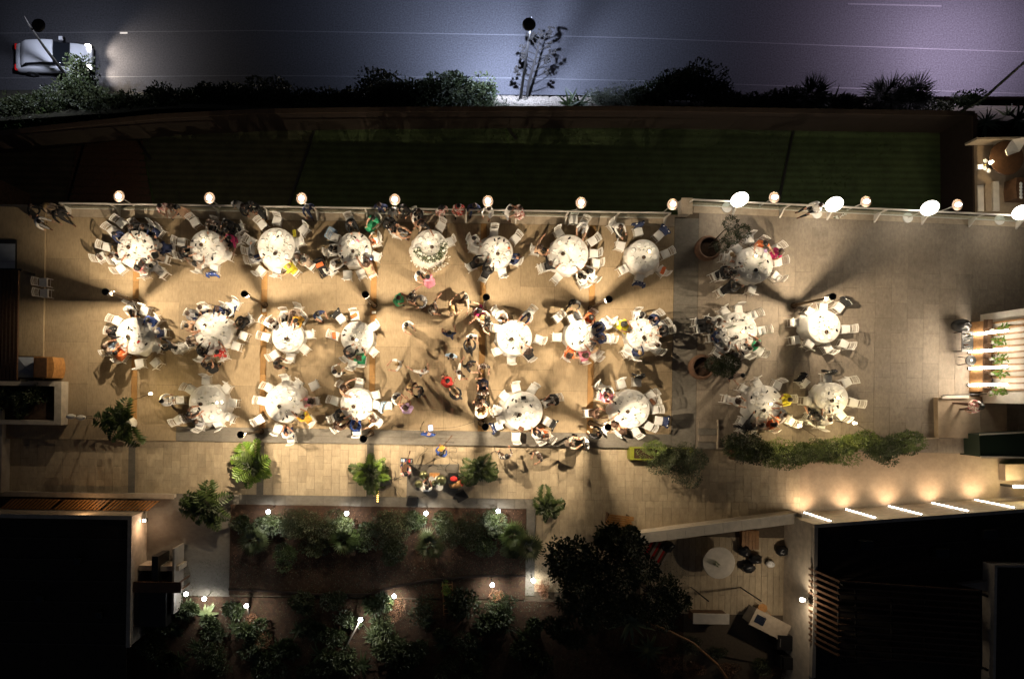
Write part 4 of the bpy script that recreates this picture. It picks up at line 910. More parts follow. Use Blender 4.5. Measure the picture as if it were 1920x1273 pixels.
def person(pose, headp, ang, spec, flags, label, z0=0.0, group=None):
    """headp: world point of the head; ang: facing angle; spec: top, bottom, hair codes"""
    NP[0] += 1; rr = random.Random(NP[0] * 13 + 5); s = rr.uniform(1.0, 1.09)
    hl = pose['head'] * s; R = Matrix.Rotation(ang, 4, 'Z'); off = R @ Vector((hl.x, hl.y, 0))
    root = Vector((headp.x - off.x, headp.y - off.y, z0))
    o = link('person', pose['mesh'], None, root, (0, 0, ang), (s, s, s))
    top, bot, hr = 'cloth_' + spec[0], 'cloth_' + spec[1], spec[2]
    skin = 'skin_' + rr.choice('aabc'); bare = 'b' in flags or 'd' in flags
    long_ = not bare and ('j' in flags or rr.random() < .55)
    ms = [skin, top, skin if ('d' in flags) else top, top if long_ else skin, top if 'd' in flags else bot, skin if 'd' in flags else bot, 'black_plastic' if rr.random() < .6 else 'leather', 'black_plastic']
    for i, m in enumerate(ms):
        o.material_slots[i].link = 'OBJECT'; o.material_slots[i].material = M[m]
    if hr != 'x':
        hk = 'l' if 'l' in flags else ('u' if 'u' in flags else 's')
        h = link('hair', HM[hk], o, pose['head'], (0, 0, -pose['face']))
        h.material_slots[0].link = 'OBJECT'; h.material_slots[0].material = M['hair_' + hr]
    if 'd' in flags:
        k = link('skirt', LAP if pose['ph'] < .7 else SK, o); k.material_slots[0].link = 'OBJECT'; k.material_slots[0].material = M[top]
    tag(o, label, 'person', group); return o, root
def outfit(spec, flags):
    a = 'dress' if 'd' in flags else ('suit' if spec[0] == spec[1] and spec[0] in 'KNZG' else 'top'); 
    art = 'person in ' + FAB[spec[0]][1] + ' ' + a
    return art, HAIR[spec[2]][1]
# ---------------------------------------------------------------- the dinner tables
# (row, crop, cx, cy, r, lamp(x,y), bowl(x,y)|None, phones, people[(x,y,spec,flags)], chairs[(x,y[,jacket])])
T = [
('rail','A',1435,715,197,(1420,690),(1360,700),[(1438,560),(1530,630),(1355,782),(1565,808),(1540,825),(1600,695)],
 [(1375,480,'KKb','b'),(1240,580,'NNk','j'),(1500,475,'KKb','j'),(1590,500,'NNk','j'),(1690,680,'NNg','j'),(1625,775,'TKk','bl'),(1440,905,'HWk','l'),(1590,890,'GGk',''),(1200,780,'WNb','')],
 [(1270,920),(1125,690),(1180,525),(1275,440),(1060,800,'C')]),
('rail','B',380,692,178,(350,630),(325,672),[(232,628),(265,670),(440,820)],
 [(410,430,'CKb',''),(585,520,'KKk','j'),(640,470,'KKk','j'),(620,600,'MKk','b'),(120,730,'KKb','b'),(255,860,'TWk','bl')],
 [(250,430),(110,640),(455,925,'Z'),(600,780)]),
('rail','B',1115,690,198,(1095,600),(1105,765),[(985,775),(1135,580)],
 [(850,790,'GNk',''),(1330,780,'GGb','l'),(1245,895,'YYd','d'),(1410,830,'TWk','')],
 [(965,455),(1120,415),(1400,510),(850,635),(840,735),(945,945),(1120,960),(1340,640)]),
('rail','C',475,715,180,(460,650),(460,742),[(480,592),(557,580),(602,690),(322,765),(350,800)],
 [(430,440,'KKx','j'),(675,395,'EEk','d'),(690,575,'WBd','b'),(235,705,'WKk','l'),(255,870,'WKg',''),(600,870,'BBb','dl')],
 [(400,985),(700,790),(545,975),(270,590),(700,640,'O')]),
('rail','C',1275,685,175,(1262,655),(1295,697),[],
 [(1125,350,'WKk','b'),(880,460,'KKk','l'),(960,520,'BGk','b')],
 [(1385,470),(1470,640)]),
('rail','D',405,745,170,(398,707),(412,768),[(478,625),(380,620),(425,605)],
 [(165,600,'WWk',''),(195,835,'KKb','j'),(310,920,'KKk','j'),(615,805,'NNx','j')],
 [(375,535),(165,710),(600,605),(465,965)]),
('rail','D',1165,770,205,(1180,720),(1100,768),[(1170,600)],
 [(865,700,'BKb','bl'),(975,865,'KKb','b'),(1325,470,'WGg',''),(1400,945,'WKk',''),(1330,1010,'WKk','')],
 [(1065,550),(1415,630),(1430,760),(1215,400),(890,910),(1040,1020),(1450,860)]),
('rail','E',600,785,170,(660,742),(600,805),[],
 [(365,475,'WKb','')],
 [(550,530,'N'),(765,570,'N'),(835,765),(800,945,'O'),(560,1025,'N'),(390,930),(360,680)]),
('rail','F',425,880,192,(430,790),(430,940),[(265,865),(562,848)],
 [(535,655,'OOk','dl'),(620,780,'MMb','dl'),(185,775,'WTd','b'),(215,960,'CKk',''),(200,1105,'KKk','j'),(120,950,'KKb','j')],
 [(370,610),(235,705),(670,850),(655,1005),(395,1140),(655,720),(170,860)]),
('middle','A2',1420,560,195,(1325,605),(1355,570),[(1357,475),(1545,648),(1460,620),(1390,500)],
 [(1330,280,'WKg',''),(1560,390,'ZNk',''),(1655,520,'NNg','j'),(1190,520,'KKb','j'),(1110,680,'TSb','b'),(1225,740,'OOk','d'),(1740,665,'KTk','')],
 [(1230,405),(1520,300),(1470,850),(1640,850),(1660,690)]),
('middle','B2',440,510,200,(350,470),(365,455),[(590,415),(265,483),(328,600)],
 [(180,325,'GNb',''),(320,285,'WNb',''),(490,275,'NNb','j'),(595,258,'WNg',''),(735,400,'KKb','j'),(180,455,'BBk','b'),(190,610,'CTb','bl'),(300,710,'KKk','j'),(490,730,'FFk','d')],
 [(765,560),(690,670),(115,690),(400,760)]),
('middle','B2',1235,575,163,(1210,560),(1228,588),[(1205,590)],
 [(1170,350,'TKg','l'),(1075,430,'WUb','l'),(1320,400,'AKk','b'),(1290,330,'TTb','l')],
 [(1000,575),(1025,420),(1460,545),(1090,765),(1260,785),(1395,690)]),
('middle','C2',505,580,172,(500,605),(462,595),[(380,503),(512,712),(560,705),(365,553)],
 [(405,738,'KKx','j'),(530,790,'EEb','dl')],
 [(330,380,'K'),(475,350,'O'),(265,558,'O'),(655,480),(640,700),(450,860)]),
('middle','D2',590,580,185,(600,640),(560,600),[(575,690),(667,683),(718,630),(540,600)],
 [(450,340,'WWx',''),(740,345,'WNk',''),(735,720,'KKb','dl'),(265,370,'TKd','l')],
 [(1050,365),(850,600),(395,480),(560,790),(440,700),(1200,375,'G')]),
('middle','D2',1290,560,165,(1300,600),(1300,610),[(1280,482),(1205,650)],
 [(1400,370,'OOk','dl'),(1500,460,'NNk','j'),(1520,580,'NNb','j'),(1180,765,'ORb','dl'),(1350,760,'PPb','dl'),(1460,680,'BGd','b')],
 [(1045,575),(1590,440),(1590,590),(1450,770)]),
('middle','E2',600,550,172,(635,515),(600,580),[(575,495)],
 [(585,335,'WNk',''),(740,375,'NNx','j'),(840,500,'KKk','b'),(400,440,'YYk','dl'),(745,655,'WWb',''),(580,690,'NNd','j')],
 [(430,735),(345,430),(800,450),(500,640)]),
('middle','E2',1600,510,200,(1650,520),(1578,578),[(1540,380),(1655,395),(1415,495),(1680,478),(1450,555),(1670,655)],
 [(1400,395,'WWb',''),(1385,570,'NNg','j'),(1290,410,'KKb','j'),(1300,470,'KKk','j'),(1730,690,'WKb',''),(1800,630,'EEb','dl'),(1590,760,'UUk','l'),(1470,700,'GGb','')],
 [(1470,320),(1600,310),(1760,345),(1850,505),(1820,730),(1540,800)]),
('middle','F2',1160,465,172,(1230,465),(1175,520),[(1290,505),(1120,358)],[],
 [(1005,310),(1150,260),(1320,260,'K'),(1390,490),(1370,650),(1200,690),(1005,650),(855,605),(845,420)]),
('courtyard','B3',390,375,198,(490,365),(320,380),[(300,430)],
 [(190,480,'UKk','b'),(265,565,'GGb','')],
 [(370,130),(200,225),(95,340),(565,230),(655,370),(625,525),(500,595),(80,545)]),
('courtyard','B3',1195,375,200,(1260,320),(1150,403),[(1188,540),(1325,487),(1230,512)],
 [(1470,355,'TPb','bl'),(1390,515,'AYk','b'),(1220,700,'WNx','')],
 [(1030,210),(1215,135),(1330,180),(960,345),(935,545),(1130,640),(1510,185)]),
('courtyard','C3',385,380,170,(400,345),(357,408),[(243,425),(465,465),(390,540)],
 [(240,215,'BBb','bl'),(190,500,'KKk','b'),(180,615,'UUb','l'),(365,620,'ZZb','j'),(560,545,'WTb','l')],
 [(150,345),(410,190),(595,390,'S'),(550,300)]),
('courtyard','D3',685,455,203,(720,480),(645,490),[(570,335),(605,348),(520,415),(762,398),(625,510)],
 [(1030,330,'KKk',''),(850,705,'WNk',''),(930,710,'TOb','b')],
 [(610,210),(785,225),(510,315),(415,445),(940,365),(940,565,'K'),(420,610,'N'),(610,730),(470,540)]),
('courtyard','E3',465,430,203,(490,435),(430,460),[(305,370),(380,540),(340,455)],
 [(225,235,'WKk','j'),(205,305,'PPb','d'),(120,480,'UUb','b'),(300,595,'TTb','l'),(395,655,'BBb','dl')],
 [(370,170),(535,150,'K'),(680,285),(720,440),(765,555,'N'),(660,610),(520,670),(690,355,'U')]),
('courtyard','F3',530,370,185,(590,380),(515,445),[(550,250),(640,255),(388,310),(430,460)],
 [(265,345,'WBb','bl'),(785,335,'YYb','b'),(745,495,'GOb','b'),(650,590,'OOb','dl'),(515,595,'TTb','bl'),(420,600,'KKb','')],
 [(310,220),(450,160),(665,180),(300,570,'K'),(800,560)]),
('courtyard','F3',1245,320,165,(1300,315),(1232,345),[(1205,265),(1300,410),(1215,460)],
 [(1225,545,'WWb',''),(1110,520,'CKk','l')],
 [(950,150,'K'),(1195,110,'K'),(1400,150),(1475,365),(1340,500),(985,350),(1010,530)]),
]
ROWN = {'rail': 0, 'middle': 0, 'courtyard': 0}
HOURS = ['twelve', 'one', 'two', 'three', 'four', 'five', 'six', 'seven', 'eight', 'nine', 'ten', 'eleven']
def hour(dx, dy):   # image coordinates, y down
    a = math.degrees(math.atan2(dx, -dy)) % 360; return HOURS[int(round(a / 30)) % 12]
used = {}
def uniq(fmt, *alts):
    for a in ('',) + alts:
        s = fmt.replace('@', (a + ' ') if a else '')
        if s not in used: used[s] = 1; return s
    k = used.get(fmt, 0); used[fmt] = k + 1
    return fmt.replace('@', '')
def cloth_mesh(r, rr, sway):
    n = 64; vs = [(0, 0, .756)]; rings = [(r * .5, .756, 0), (r * .97, .756, 0), (r, .742, 0), (r + .006, .62, .15), (r + .018, .40, .45), (r + .03, .18, .8), (r + .045, .02, 1)]
    ph = rr.random() * 6; A = [rr.uniform(.5, 1) for _ in range(4)]
    for (q, z, a) in rings:
        for k in range(n):
            t = 2 * pi * k / n; w_ = a * (.035 * A[0] * sin(13 * t + ph) + .03 * A[1] * sin(8 * t + 2 * ph) + .015 * A[2] * sin(21 * t)); s = sway * a * .20 * max(0, cos(t - ph))
            vs.append(((q + w_ + s) * cos(t), (q + w_ + s) * sin(t), z + (.003 * sin(5 * t + q * 9) if z > .75 else 0)))
    fs = [(0, 1 + k, 1 + (k + 1) % n) for k in range(n)]
    for i in range(len(rings) - 1):
        for k in range(n): a = 1 + i * n + k; b_ = 1 + i * n + (k + 1) % n; fs.append((a, a + n, b_ + n, b_))
    return MB().add(vs, fs)
PLATE = MB().lathe([(.04, 0), (.085, .004), (.125, .016), (.13, .018), (.085, .009), (.01, .006)], 18).mesh('plate', 'china', True)
SIDEP = MB().lathe([(.03, 0), (.06, .004), (.08, .012), (.083, .014), (.05, .007), (.01, .005)], 14).mesh('side_plate', 'china', True)
GLASS = MB().lathe([(.034, 0), (.03, .004), (.005, .008), (.005, .085), (.03, .11), (.038, .15), (.032, .20), (.03, .20), (.035, .15), (.004, .115)], 9).mesh('wine_glass', 'clear_glass', True)
TUMB = MB().lathe([(.03, 0), (.036, .10), (.033, .10), (.028, .012), (.005, .012)], 9).mesh('tumbler', 'clear_glass', True)
PHONE = MB().box(-.037, .037, -.075, .075, 0, .009).mesh('phone', 'black_plastic')
NAPK = MB().add([(-.08, -.05, 0), (.07, -.06, .004), (.09, .04, .0), (-.06, .06, .01), (0, 0, .035), (-.02, .01, .0)], [(0, 1, 4), (1, 2, 4), (2, 3, 4), (3, 0, 4), (0, 3, 5), (3, 2, 5), (2, 1, 5), (1, 0, 5)]).mesh('napkin', 'napkin')
BOTT = MB().lathe([(.036, 0), (.037, .19), (.014, .25), (.014, .31)], 10).mesh('bottle', 'bottle_glass', True)
TI = []
for (row, cr, cx, cy, rp, lp, bowl, phones, ppl, chs) in T:
    ROWN[row] += 1; tn = f'{ORD[ROWN[row] - 1]} {row}-row table'; rr = random.Random(tn)
    c = Q(cr, cx, cy, .75); r = rp / K56 * (HC - .75) / FPX; zt = .757
    TI.append((c, r, tn))
    t = thing('round_table', f'round banquet table, the {tn}', 'table', (c.x, c.y, 0.004), 0, 'round dinner tables')
    MB().lathe([(.02, .71), (r - .03, .71), (r - .02, .74), (.02, .742)], 40).obj('tabletop', 'wood', t)
    for k in range(4): MB().tube([(.5 * r * cos(k * pi / 2), .5 * r * sin(k * pi / 2), .709), (.62 * r * cos(k * pi / 2), .62 * r * sin(k * pi / 2), 0)], .02, 6).obj('leg', 'dark_metal', t)
    cl = cloth_mesh(r, rr, 1 if rr.random() < .5 else .2).obj('tablecloth', 'tablecloth', None, True, (c.x, c.y, 0.0)); tag(cl, f'white floor-length tablecloth on the {tn}', 'tablecloth', 'white tablecloths')
    # lamp
    p = Q(cr, *lp, .95); o = thing('table_lamp', f'small lit lamp among the glasses of the {tn}', 'lamp', (p.x, p.y, zt), 0, 'small lit table lamps')
    MB().lathe([(.05, 0), (.045, .012), (.008, .02), (.008, .22)], 10).obj('base', 'brass', o); MB().lathe([(.055, .22), (.04, .27), (.005, .275)], 12).obj('shade', 'table_bulb', o, True)
    lamp('table_light', 'POINT', (0, 0, .36), PW_TABLE, (1, .80, .55), o, .04)
    # people and their chairs
    seats = []
    for i, (x, y, spec, fl) in enumerate(ppl):
        pose = SEAT[rr.randrange(len(SEAT))]; dist = math.hypot(x - cx, y - cy)
        hp = Q(cr, x, y, 1.2); v = Vector((c.x - hp.x, c.y - hp.y, 0)); a = math.atan2(v.y, v.x) - pi / 2 + rr.uniform(-.25, .25)
        rootd = v.length + pose['head'].y; mind = r + .22
        if rootd < mind: hp = hp - v.normalized() * (mind - rootd)
        h = hour(x - cx, y - cy); art, hn = outfit(spec, fl)
        lab = uniq(f'{hn} {art} seated at {h} @of the {tn}', 'outer side', 'far side', 'rim side')
        o, root = person(pose, hp, a, spec, fl, lab, .004, 'seated dinner guests')
        cl_ = uniq(f'white chair under the guest at {h} @of the {tn}', 'outer side', 'far side', 'rim side')
        chair(root, a, cl_); seats.append(root)
    for e in chs:
        x, y = e[0], e[1]; p = Q(cr, x, y, .48); v = Vector((c.x - p.x, c.y - p.y, 0)); a = math.atan2(v.y, v.x) - pi / 2 + rr.uniform(-.3, .3)
        if v.length < r + .16: p = p - v.normalized() * (r + .16 - v.length)
        h = hour(x - cx, y - cy); chair(p, a, uniq(f'empty white chair at {h} @of the {tn}', 'outer side', 'far side', 'rim side'))
        if len(e) > 2:
            jm = e[2]
            if jm in 'OCU': handbag(p, .51, a + .4, 'cloth_' + jm if jm != 'U' else 'leather', uniq(f'{FAB[jm][1]} bag on the chair at {h} @of the {tn}', 'outer side'), 1.1)
            else: jacket(p, a, jm, uniq(f'{FAB[jm][1]} jacket over the chair back at {h} @of the {tn}', 'outer side'))
    # things on the cloth
    occ = [(p.x, p.y)]
    if bowl:
        p = Q(cr, *bowl, .8); o = thing('bread_basket', f'round black bowl on the cloth of the {tn}', 'bowl', (p.x, p.y, zt), 0, 'black bowls on the tables'); occ.append((p.x, p.y))
        MB().lathe([(.05, 0), (.085, .05), (.095, .11), (.088, .11), (.07, .03), (.005, .02)], 14).obj('bowl', 'black_metal', o); MB().lathe([(.06, .0301), (.05, .07), (.005, .08)], 9).obj('content', 'dark_wood', o)
    for i, (x, y) in enumerate(phones):
        p = Q(cr, x, y, .76); o = link('phone', PHONE, None, (p.x, p.y, zt), (0, 0, rr.uniform(-1.2, 1.2))); occ.append((p.x, p.y))
        tag(o, uniq(f'black phone lying at {hour(x - cx, y - cy)} @on the {tn}', 'nearer the rim', 'nearer the lamp'), 'phone', 'phones lying on the tables')
    nse = 9
    def free(x, y, d):
        if any((x - a) ** 2 + (y - b_) ** 2 < d * d for a, b_ in occ): return False
        occ.append((x, y)); return True
    ph0 = rr.random()
    for k in range(nse):
        a = ph0 + 2 * pi * k / nse; x = c.x + (r - .22) * cos(a); y = c.y + (r - .22) * sin(a)
        if free(x, y, .14): tag(link('plate', PLATE, None, (x, y, zt)), uniq(f'white dinner plate at the {hour(x - c.x, c.y - y)} o-clock setting @of the {tn}', 'second'), 'plate', f'dinner plates on the {tn}')
        if rr.random() < .5:
            x = c.x + (r - .4) * cos(a + .3); y = c.y + (r - .4) * sin(a + .3)
            if free(x, y, .11): tag(link('napkin', NAPK, None, (x, y, zt + .001), (0, 0, rr.random() * 6)), uniq(f'crumpled cloth napkin at {hour(x - c.x, c.y - y)} @on the {tn}', 'beside another'), 'napkin', f'napkins on the {tn}')
        for q in range(2):
            if rr.random() < .78:
                x = c.x + (r - .42 + rr.uniform(-.12, .1)) * cos(a + .15 + q * .22); y = c.y + (r - .42 + rr.uniform(-.12, .1)) * sin(a + .15 + q * .22)
                if free(x, y, .075):
                    if q: tag(link('wine_glass', GLASS, None, (x, y, zt)), uniq(f'clear stemmed glass at {hour(x - c.x, c.y - y)} @on the {tn}', 'further in', 'further out'), 'glass', f'stemmed glasses on the {tn}')
                    else: tag(link('tumbler', TUMB, None, (x, y, zt)), uniq(f'clear water tumbler at {hour(x - c.x, c.y - y)} @on the {tn}', 'further in', 'further out'), 'glass', f'tumblers on the {tn}')
    for k in range(rr.choice((1, 2))):
        a = rr.random() * 6.3; q = rr.uniform(.12, .4); x = c.x + q * cos(a); y = c.y + q * sin(a)
        if free(x, y, .09): tag(link('bottle', BOTT, None, (x, y, zt)), uniq(f'dark green bottle towards {hour(x - c.x, c.y - y)} @on the {tn}', 'further in', 'further out'), 'bottle', f'bottles on the {tn}')
    # centrepiece
    for k in range(4):
        a = rr.random() * 6.3; q = rr.uniform(.05, .35); x = c.x + q * cos(a); y = c.y + q * sin(a)
        if free(x, y, .13):
            o = thing('centrepiece', f'small flower and greenery posy on the {tn}', 'flowers', (x, y, zt), 0, f'posies on the {tn}')
            MB().lathe([(.03, 0), (.04, .06), (.03, .08)], 8).obj('vase', 'china', o)
            b = MB()
            for j in range(16):
                t_ = rr.random() * 6.3; q_ = rr.uniform(.02, .1); z_ = rr.uniform(.09, .16); d_ = rr.uniform(0, pi); b.add([(q_ * cos(t_) - .02 * cos(d_), q_ * sin(t_) - .02 * sin(d_), z_), (q_ * cos(t_) + .02 * cos(d_), q_ * sin(t_) + .02 * sin(d_), z_ + .01), (q_ * cos(t_) * 1.5, q_ * sin(t_) * 1.5, z_ - .02)], [(0, 1, 2)])
            b.obj('leaves', 'leaf_mid', o); b = MB()
            for j in range(5): t_ = rr.random() * 6.3; q_ = rr.uniform(0, .06); b.ball((q_ * cos(t_), q_ * sin(t_), rr.uniform(.12, .17)), .018, 6, 4)
            b.obj('blossoms', 'petal_white', o); break
# ---------------------------------------------------------------- standing people
# crop, x, y, spec, flags, pose, facing (image degrees ccw from right), words that place them
ST = [
('C',740,255,'NNb','j','p',-90,'leaning on the rail before the fourth rim lamp'),('C',880,300,'GGk','','n',-60,'at the rail beneath the fourth rim lamp'),
('C',1000,270,'KKk','j','b',-120,'at the rail just past the fourth rim lamp'),('C',1400,290,'HHk','l','n',-70,'at the rail behind the bride table chair'),
('C',1575,265,'FFk','d','b',-90,'at the rail in a line of four'),('C',1745,262,'NNb','j','w',-100,'striding along the rail near the fifth lamp'),
('D',320,290,'WGb','','h',-110,'at the rail just past the fifth rim lamp'),('D',540,295,'WGk','b','b',-20,'at the rail facing a brown-haired companion'),
('D',650,285,'HKb','d','b',200,'at the rail beside the fallen chair shadow'),
('B',1445,275,'NNg','j','w',-60,'walking along the rail by the third lamp'),
('B',690,235,'GGk','','n',-90,'at the rail at the start of the dark group'),('B',770,270,'KKb','j','h',-45,'in the middle of the dark group by the rail'),
('B',850,235,'KKk','j','b',-110,'against the rail in the dark group'),('B',910,300,'KKk','j','n',-160,'at the outer end of the dark group'),
('B',575,425,'KKk','j','b',-130,'behind the second rail-row table'),
('A',590,340,'KKk','j','w',-40,'striding away at the cabinet end of the rail'),('A',480,260,'TKd','l','b',-60,'leaning at the rail end group'),
('A',400,420,'WGk','','l',-20,'bending forward by the raised kerb'),('A',330,260,'KKb','j','h',-90,'deepest in the rail end group'),
('A',1690,265,'HTk','b','b',-60,'at the rail between first and second lamps'),('A',1800,270,'CAb','dl','h',-100,'in the rail group beside the pale top'),('B',60,280,'BAk','dl','n',-90,'closing the rail group at the second lamp'),
('C',1150,320,'KKb','','h',-120,'sitting high behind the fifth rail-row table'),('C',830,420,'KKk','l','b',-60,'between the fourth and fifth rail-row tables'),('C',1190,440,'KTb','b','o',-120,'close by the fifth rail-row table'),
('C',1155,975,'WKk','','h',-50,'embracing a partner below the flower table'),('C',1250,1010,'PPk','db','h',130,'embracing a partner below the flower table'),
('C2',945,160,'EEb','d','b',-20,'at the tail of the dancing chain'),('C2',1080,135,'CCk','d','o',-30,'second in the dancing chain'),('C2',1195,175,'GGg','j','h',-140,'third in the dancing chain in shiny cloth'),
('C2',1320,255,'CUb','d','o',-10,'in the middle of the dancing chain'),('C2',1510,265,'BTd','l','u',30,'at the head of the dancing chain'),('C2',1650,155,'TKk','','o',200,'dancing apart beyond the chain'),
('C2',1790,285,'MGk','dl','o',160,'beside the fourth middle post'),('C2',1870,375,'TKk','l','h',150,'behind the ruffled table cloth'),
('C2',1025,445,'WGk','','h',-50,'bowing alone on the dance floor'),('C2',1480,530,'NNk','b','u',95,'with one arm stretched up on the dance floor'),
('C2',1710,575,'WKk','','b',-80,'at the top of the dancing line'),('C2',1695,690,'KKk','j','h',90,'second in the dancing line'),('C2',1500,775,'SGk','','n',-100,'on the dance floor beside the line'),
('C2',1590,950,'WTb','b','o',0,'reaching out towards the red dress'),('C2',1700,870,'KKb','b','h',-30,'at the bend of the dancing line'),('C2',1840,890,'CUb','b','b',-90,'behind the bend of the dancing line'),
('C2',1190,930,'WGx','','o',90,'with open arms in the middle of the floor'),('C2',925,860,'WTd','b','h',200,'alone near the third timber strip'),
('C2',1065,1095,'UUd','l','b',-60,'in the foursome below the dance floor middle'),('C2',1165,1150,'KTb','','b',160,'in the foursome facing the blond guest'),('C2',905,1215,'WNk','','h',-20,'in the foursome beside the lilac dress'),
('C3',900,410,'LLb','dl','h',100,'in the foursome near the courtyard edge'),('C2',1460,1035,'RRk','db','u',60,'dancing with a raised arm'),('C2',1560,1195,'KKx','j','h',120,'dancing opposite the red dress'),
('C2',1840,1070,'NNb','db','o',180,'with arm out in the dancing line end'),('C2',1845,1160,'CKb','','b',90,'near the end of the dancing line'),('C2',1830,1245,'KKb','b','o',-130,'last in the dancing line'),
('C3',1690,490,'WNd','','h',60,'by the third courtyard post'),('C3',1690,400,'TKb','l','h',-60,'facing the white shirt by the post'),
('B2',1550,330,'NSk','','b',-60,'standing between two middle-row tables'),('B2',1115,850,'UKk','','b',-20,'standing between middle and courtyard tables'),('B2',365,870,'KKb','db','b',60,'standing back turned by the second middle-row table'),
('C2',270,940,'WKk','','b',30,'standing with camera above the third courtyard table'),
('A3',1715,290,'WGk','','h',20,'by the small lit arc lamp'),('D2',1240,205,'KKk','j','b',-110,'standing by the fifth middle post'),
('D2',300,440,'CTk','b','h',-60,'behind the ruffled chair of the fifth middle-row table'),
('D3',1350,805,'WKk','','w',190,'walking on the grey stone border'),('D3',1480,700,'KKb','j','h',150,'by the fourth courtyard post'),('D3',1190,800,'TKb','b','h',10,'beside the walking waiter'),
('D3',850,935,'CTb','','b',-150,'crossing the pavement by the music stand'),
('F3',300,80,'TKk','','w',-60,'walking fast between the right courtyard tables'),
('G3',1440,180,'HUk','bl','b',170,'beside the stone platform'),
]
NAMEFIX = {}
for i, (cr, x, y, spec, fl, ps, fa, wh) in enumerate(ST):
    art, hn = outfit(spec, fl); z0 = ZP + .004 if (cr == 'D3' and y > 850) or (cr == 'G3') else .004
    if cr == 'G3': z0 = .205
    lab = f'{art} {wh}'
    if len(lab.split()) > 16: lab = ' '.join(lab.split()[:16])
    hp = Q(cr, x, y, 1.58 + z0); sr = radians(fa) - pi / 2 + ROLL
    person(STAND[ps], hp, sr, spec, fl, lab, z0)
    if ps == 'w' and cr == 'F3': pass
# guest sitting on the rail beside the second globe
pp = Q('F', 1100, 262, 1.35); person(SEAT[1], pp, radians(200) - pi / 2, 'WKb', 'j', 'person in white shirt and black trousers sitting on a stool at the rail', .25)
b = MB(); stl = thing('rail_stool', 'round white stool under the guest at the rail', 'stool', (pp.x, pp.y + .05, 0.004))
MB().lathe([(.02, .66), (.2, .67), (.2, .70), (.02, .71)], 16).obj('seat', 'white_paint', stl)
for i in range(3): MB().tube([(.1 * cos(i * 2.1), .1 * sin(i * 2.1), .66), (.2 * cos(i * 2.1), .2 * sin(i * 2.1), 0)], .014).obj('leg', 'white_metal', stl)
# loose chairs
for (cr, x, y, a, lb) in (('A', 455, 1065, -90, 'white chair nearer the rail of the pair by the raised kerb'), ('A', 465, 1180, -90, 'white chair nearer the cabinet of the pair by the raised kerb'),
    ('C3', 1860, 450, -60, 'empty white chair apart beside the third courtyard post'), ('C3', 700, 395, 90, 'empty white chair beside the third courtyard-row table, facing the dance floor')):
    chair(Q(cr, x, y, .48), radians(a), lb)
# buggy with orange bag
sb = thing('baby_stroller', 'black baby stroller with orange bag beside the fourth rail-row table', 'stroller', Q('B', 1595, 900, .5).xy.to_3d(), radians(28))
MB().prism([(-.2, -.35), (.2, -.35), (.2, .3), (-.2, .3)], .45, .62).obj('seat_tub', 'cloth_K', sb)
b = MB(); vs = []
for j in range(6):
    a = pi * .5 * j / 5
    for k in range(9): t = pi * k / 8; vs.append((.24 * cos(t), .25 + .28 * sin(a) * sin(t) * .6, .62 + .3 * sin(t) * cos(a)))
b.add(vs, [(j * 9 + k, j * 9 + k + 1, (j + 1) * 9 + k + 1, (j + 1) * 9 + k) for j in range(5) for k in range(8)]); b.obj('canopy', 'cloth_K', sb, True)
for sx in (-1, 1):
    MB().tube([(sx * .24, -.6, .98), (sx * .24, -.2, .6), (sx * .26, .4, .16)], .016).obj('frame_bar', 'dark_metal', sb)
    for sy in (-.35, .42): T = Matrix.Translation((sx * .27, sy, .12)) @ Matrix.Rotation(pi / 2, 4, 'Y'); MB().lathe([(.09, -.02), (.118, -.02), (.118, .02), (.09, .02)], 14, T=T).obj('wheel', 'rubber', sb)
MB().tube([(-.24, -.6, .98), (.24, -.6, .98)], .02).obj('handle', 'black_plastic', sb)
MB().box(-.18, .18, -.5, -.36, .35, .44).obj('basket', 'cloth_K', sb)
handbag(Q('B', 1575, 885, .65), .625, radians(25), 'cloth_O', 'bright orange bag lying in the baby stroller', 1.2)
# menus and small boxes
def slab(nm, cr, x, y, z, sx, sy, h, m, rz, label):
    p = Q(cr, x, y, z + h); o = MB().box(-sx / 2, sx / 2, -sy / 2, sy / 2, 0, h).obj(nm, m, None, False, (p.x, p.y, z)); o.rotation_euler.z = rz; tag(o, label, nm.replace('_', ' '))
slab('menu_folder', 'D3', 660, 640, .79, .26, .19, .02, 'leather', -.5, 'brown menu folder at the rim of the fourth courtyard-row table')
slab('gift_box', 'D3', 685, 313, .757, .23, .16, .05, 'black_plastic', .1, 'flat black box on the fourth courtyard-row table')
slab('gift_box', 'D', 530, 705, .757, .12, .09, .05, 'cloth_O', 0, 'small orange box at the rim of the sixth rail-row table')
slab('wallet', 'A2', 1460, 625, .757, .16, .07, .03, 'cloth_R', .6, 'red wallet on the first middle-row table'); slab('phone_screen', 'C', 645, 830, .77, .07, .13, .012, 'phone_lit', -.6, 'lit phone at the rim of the fourth rail-row table')
slab('book', 'F', 540, 735, .757, .13, .17, .03, 'cloth_L', .2, 'lilac booklet on the ninth rail-row table'); slab('red_purse', 'C', 508, 628, .757, .17, .08, .05, 'cloth_P', -.5, 'pink flower bundle on the fourth rail-row table')
slab('white_case', 'B2', 985, 292, .004, .17, .14, .12, 'white_paint', 0, 'small white box at the foot of the second middle lamp post'); slab('white_case', 'C2', 680, 315, .004, .19, .13, .12, 'white_paint', 0, 'small white box at the foot of the third middle lamp post')
slab('yellow_scarf', 'B', 1305, 550, .51, .16, .34, .05, 'cloth_Y', .1, 'yellow scarf on a chair by the third rail-row table')
slab('blue_bag', 'B', 1685, 545, .02, .40, .55, .38, 'cloth_S', -.5, 'light blue carrier bag beside the fourth rail-row table')
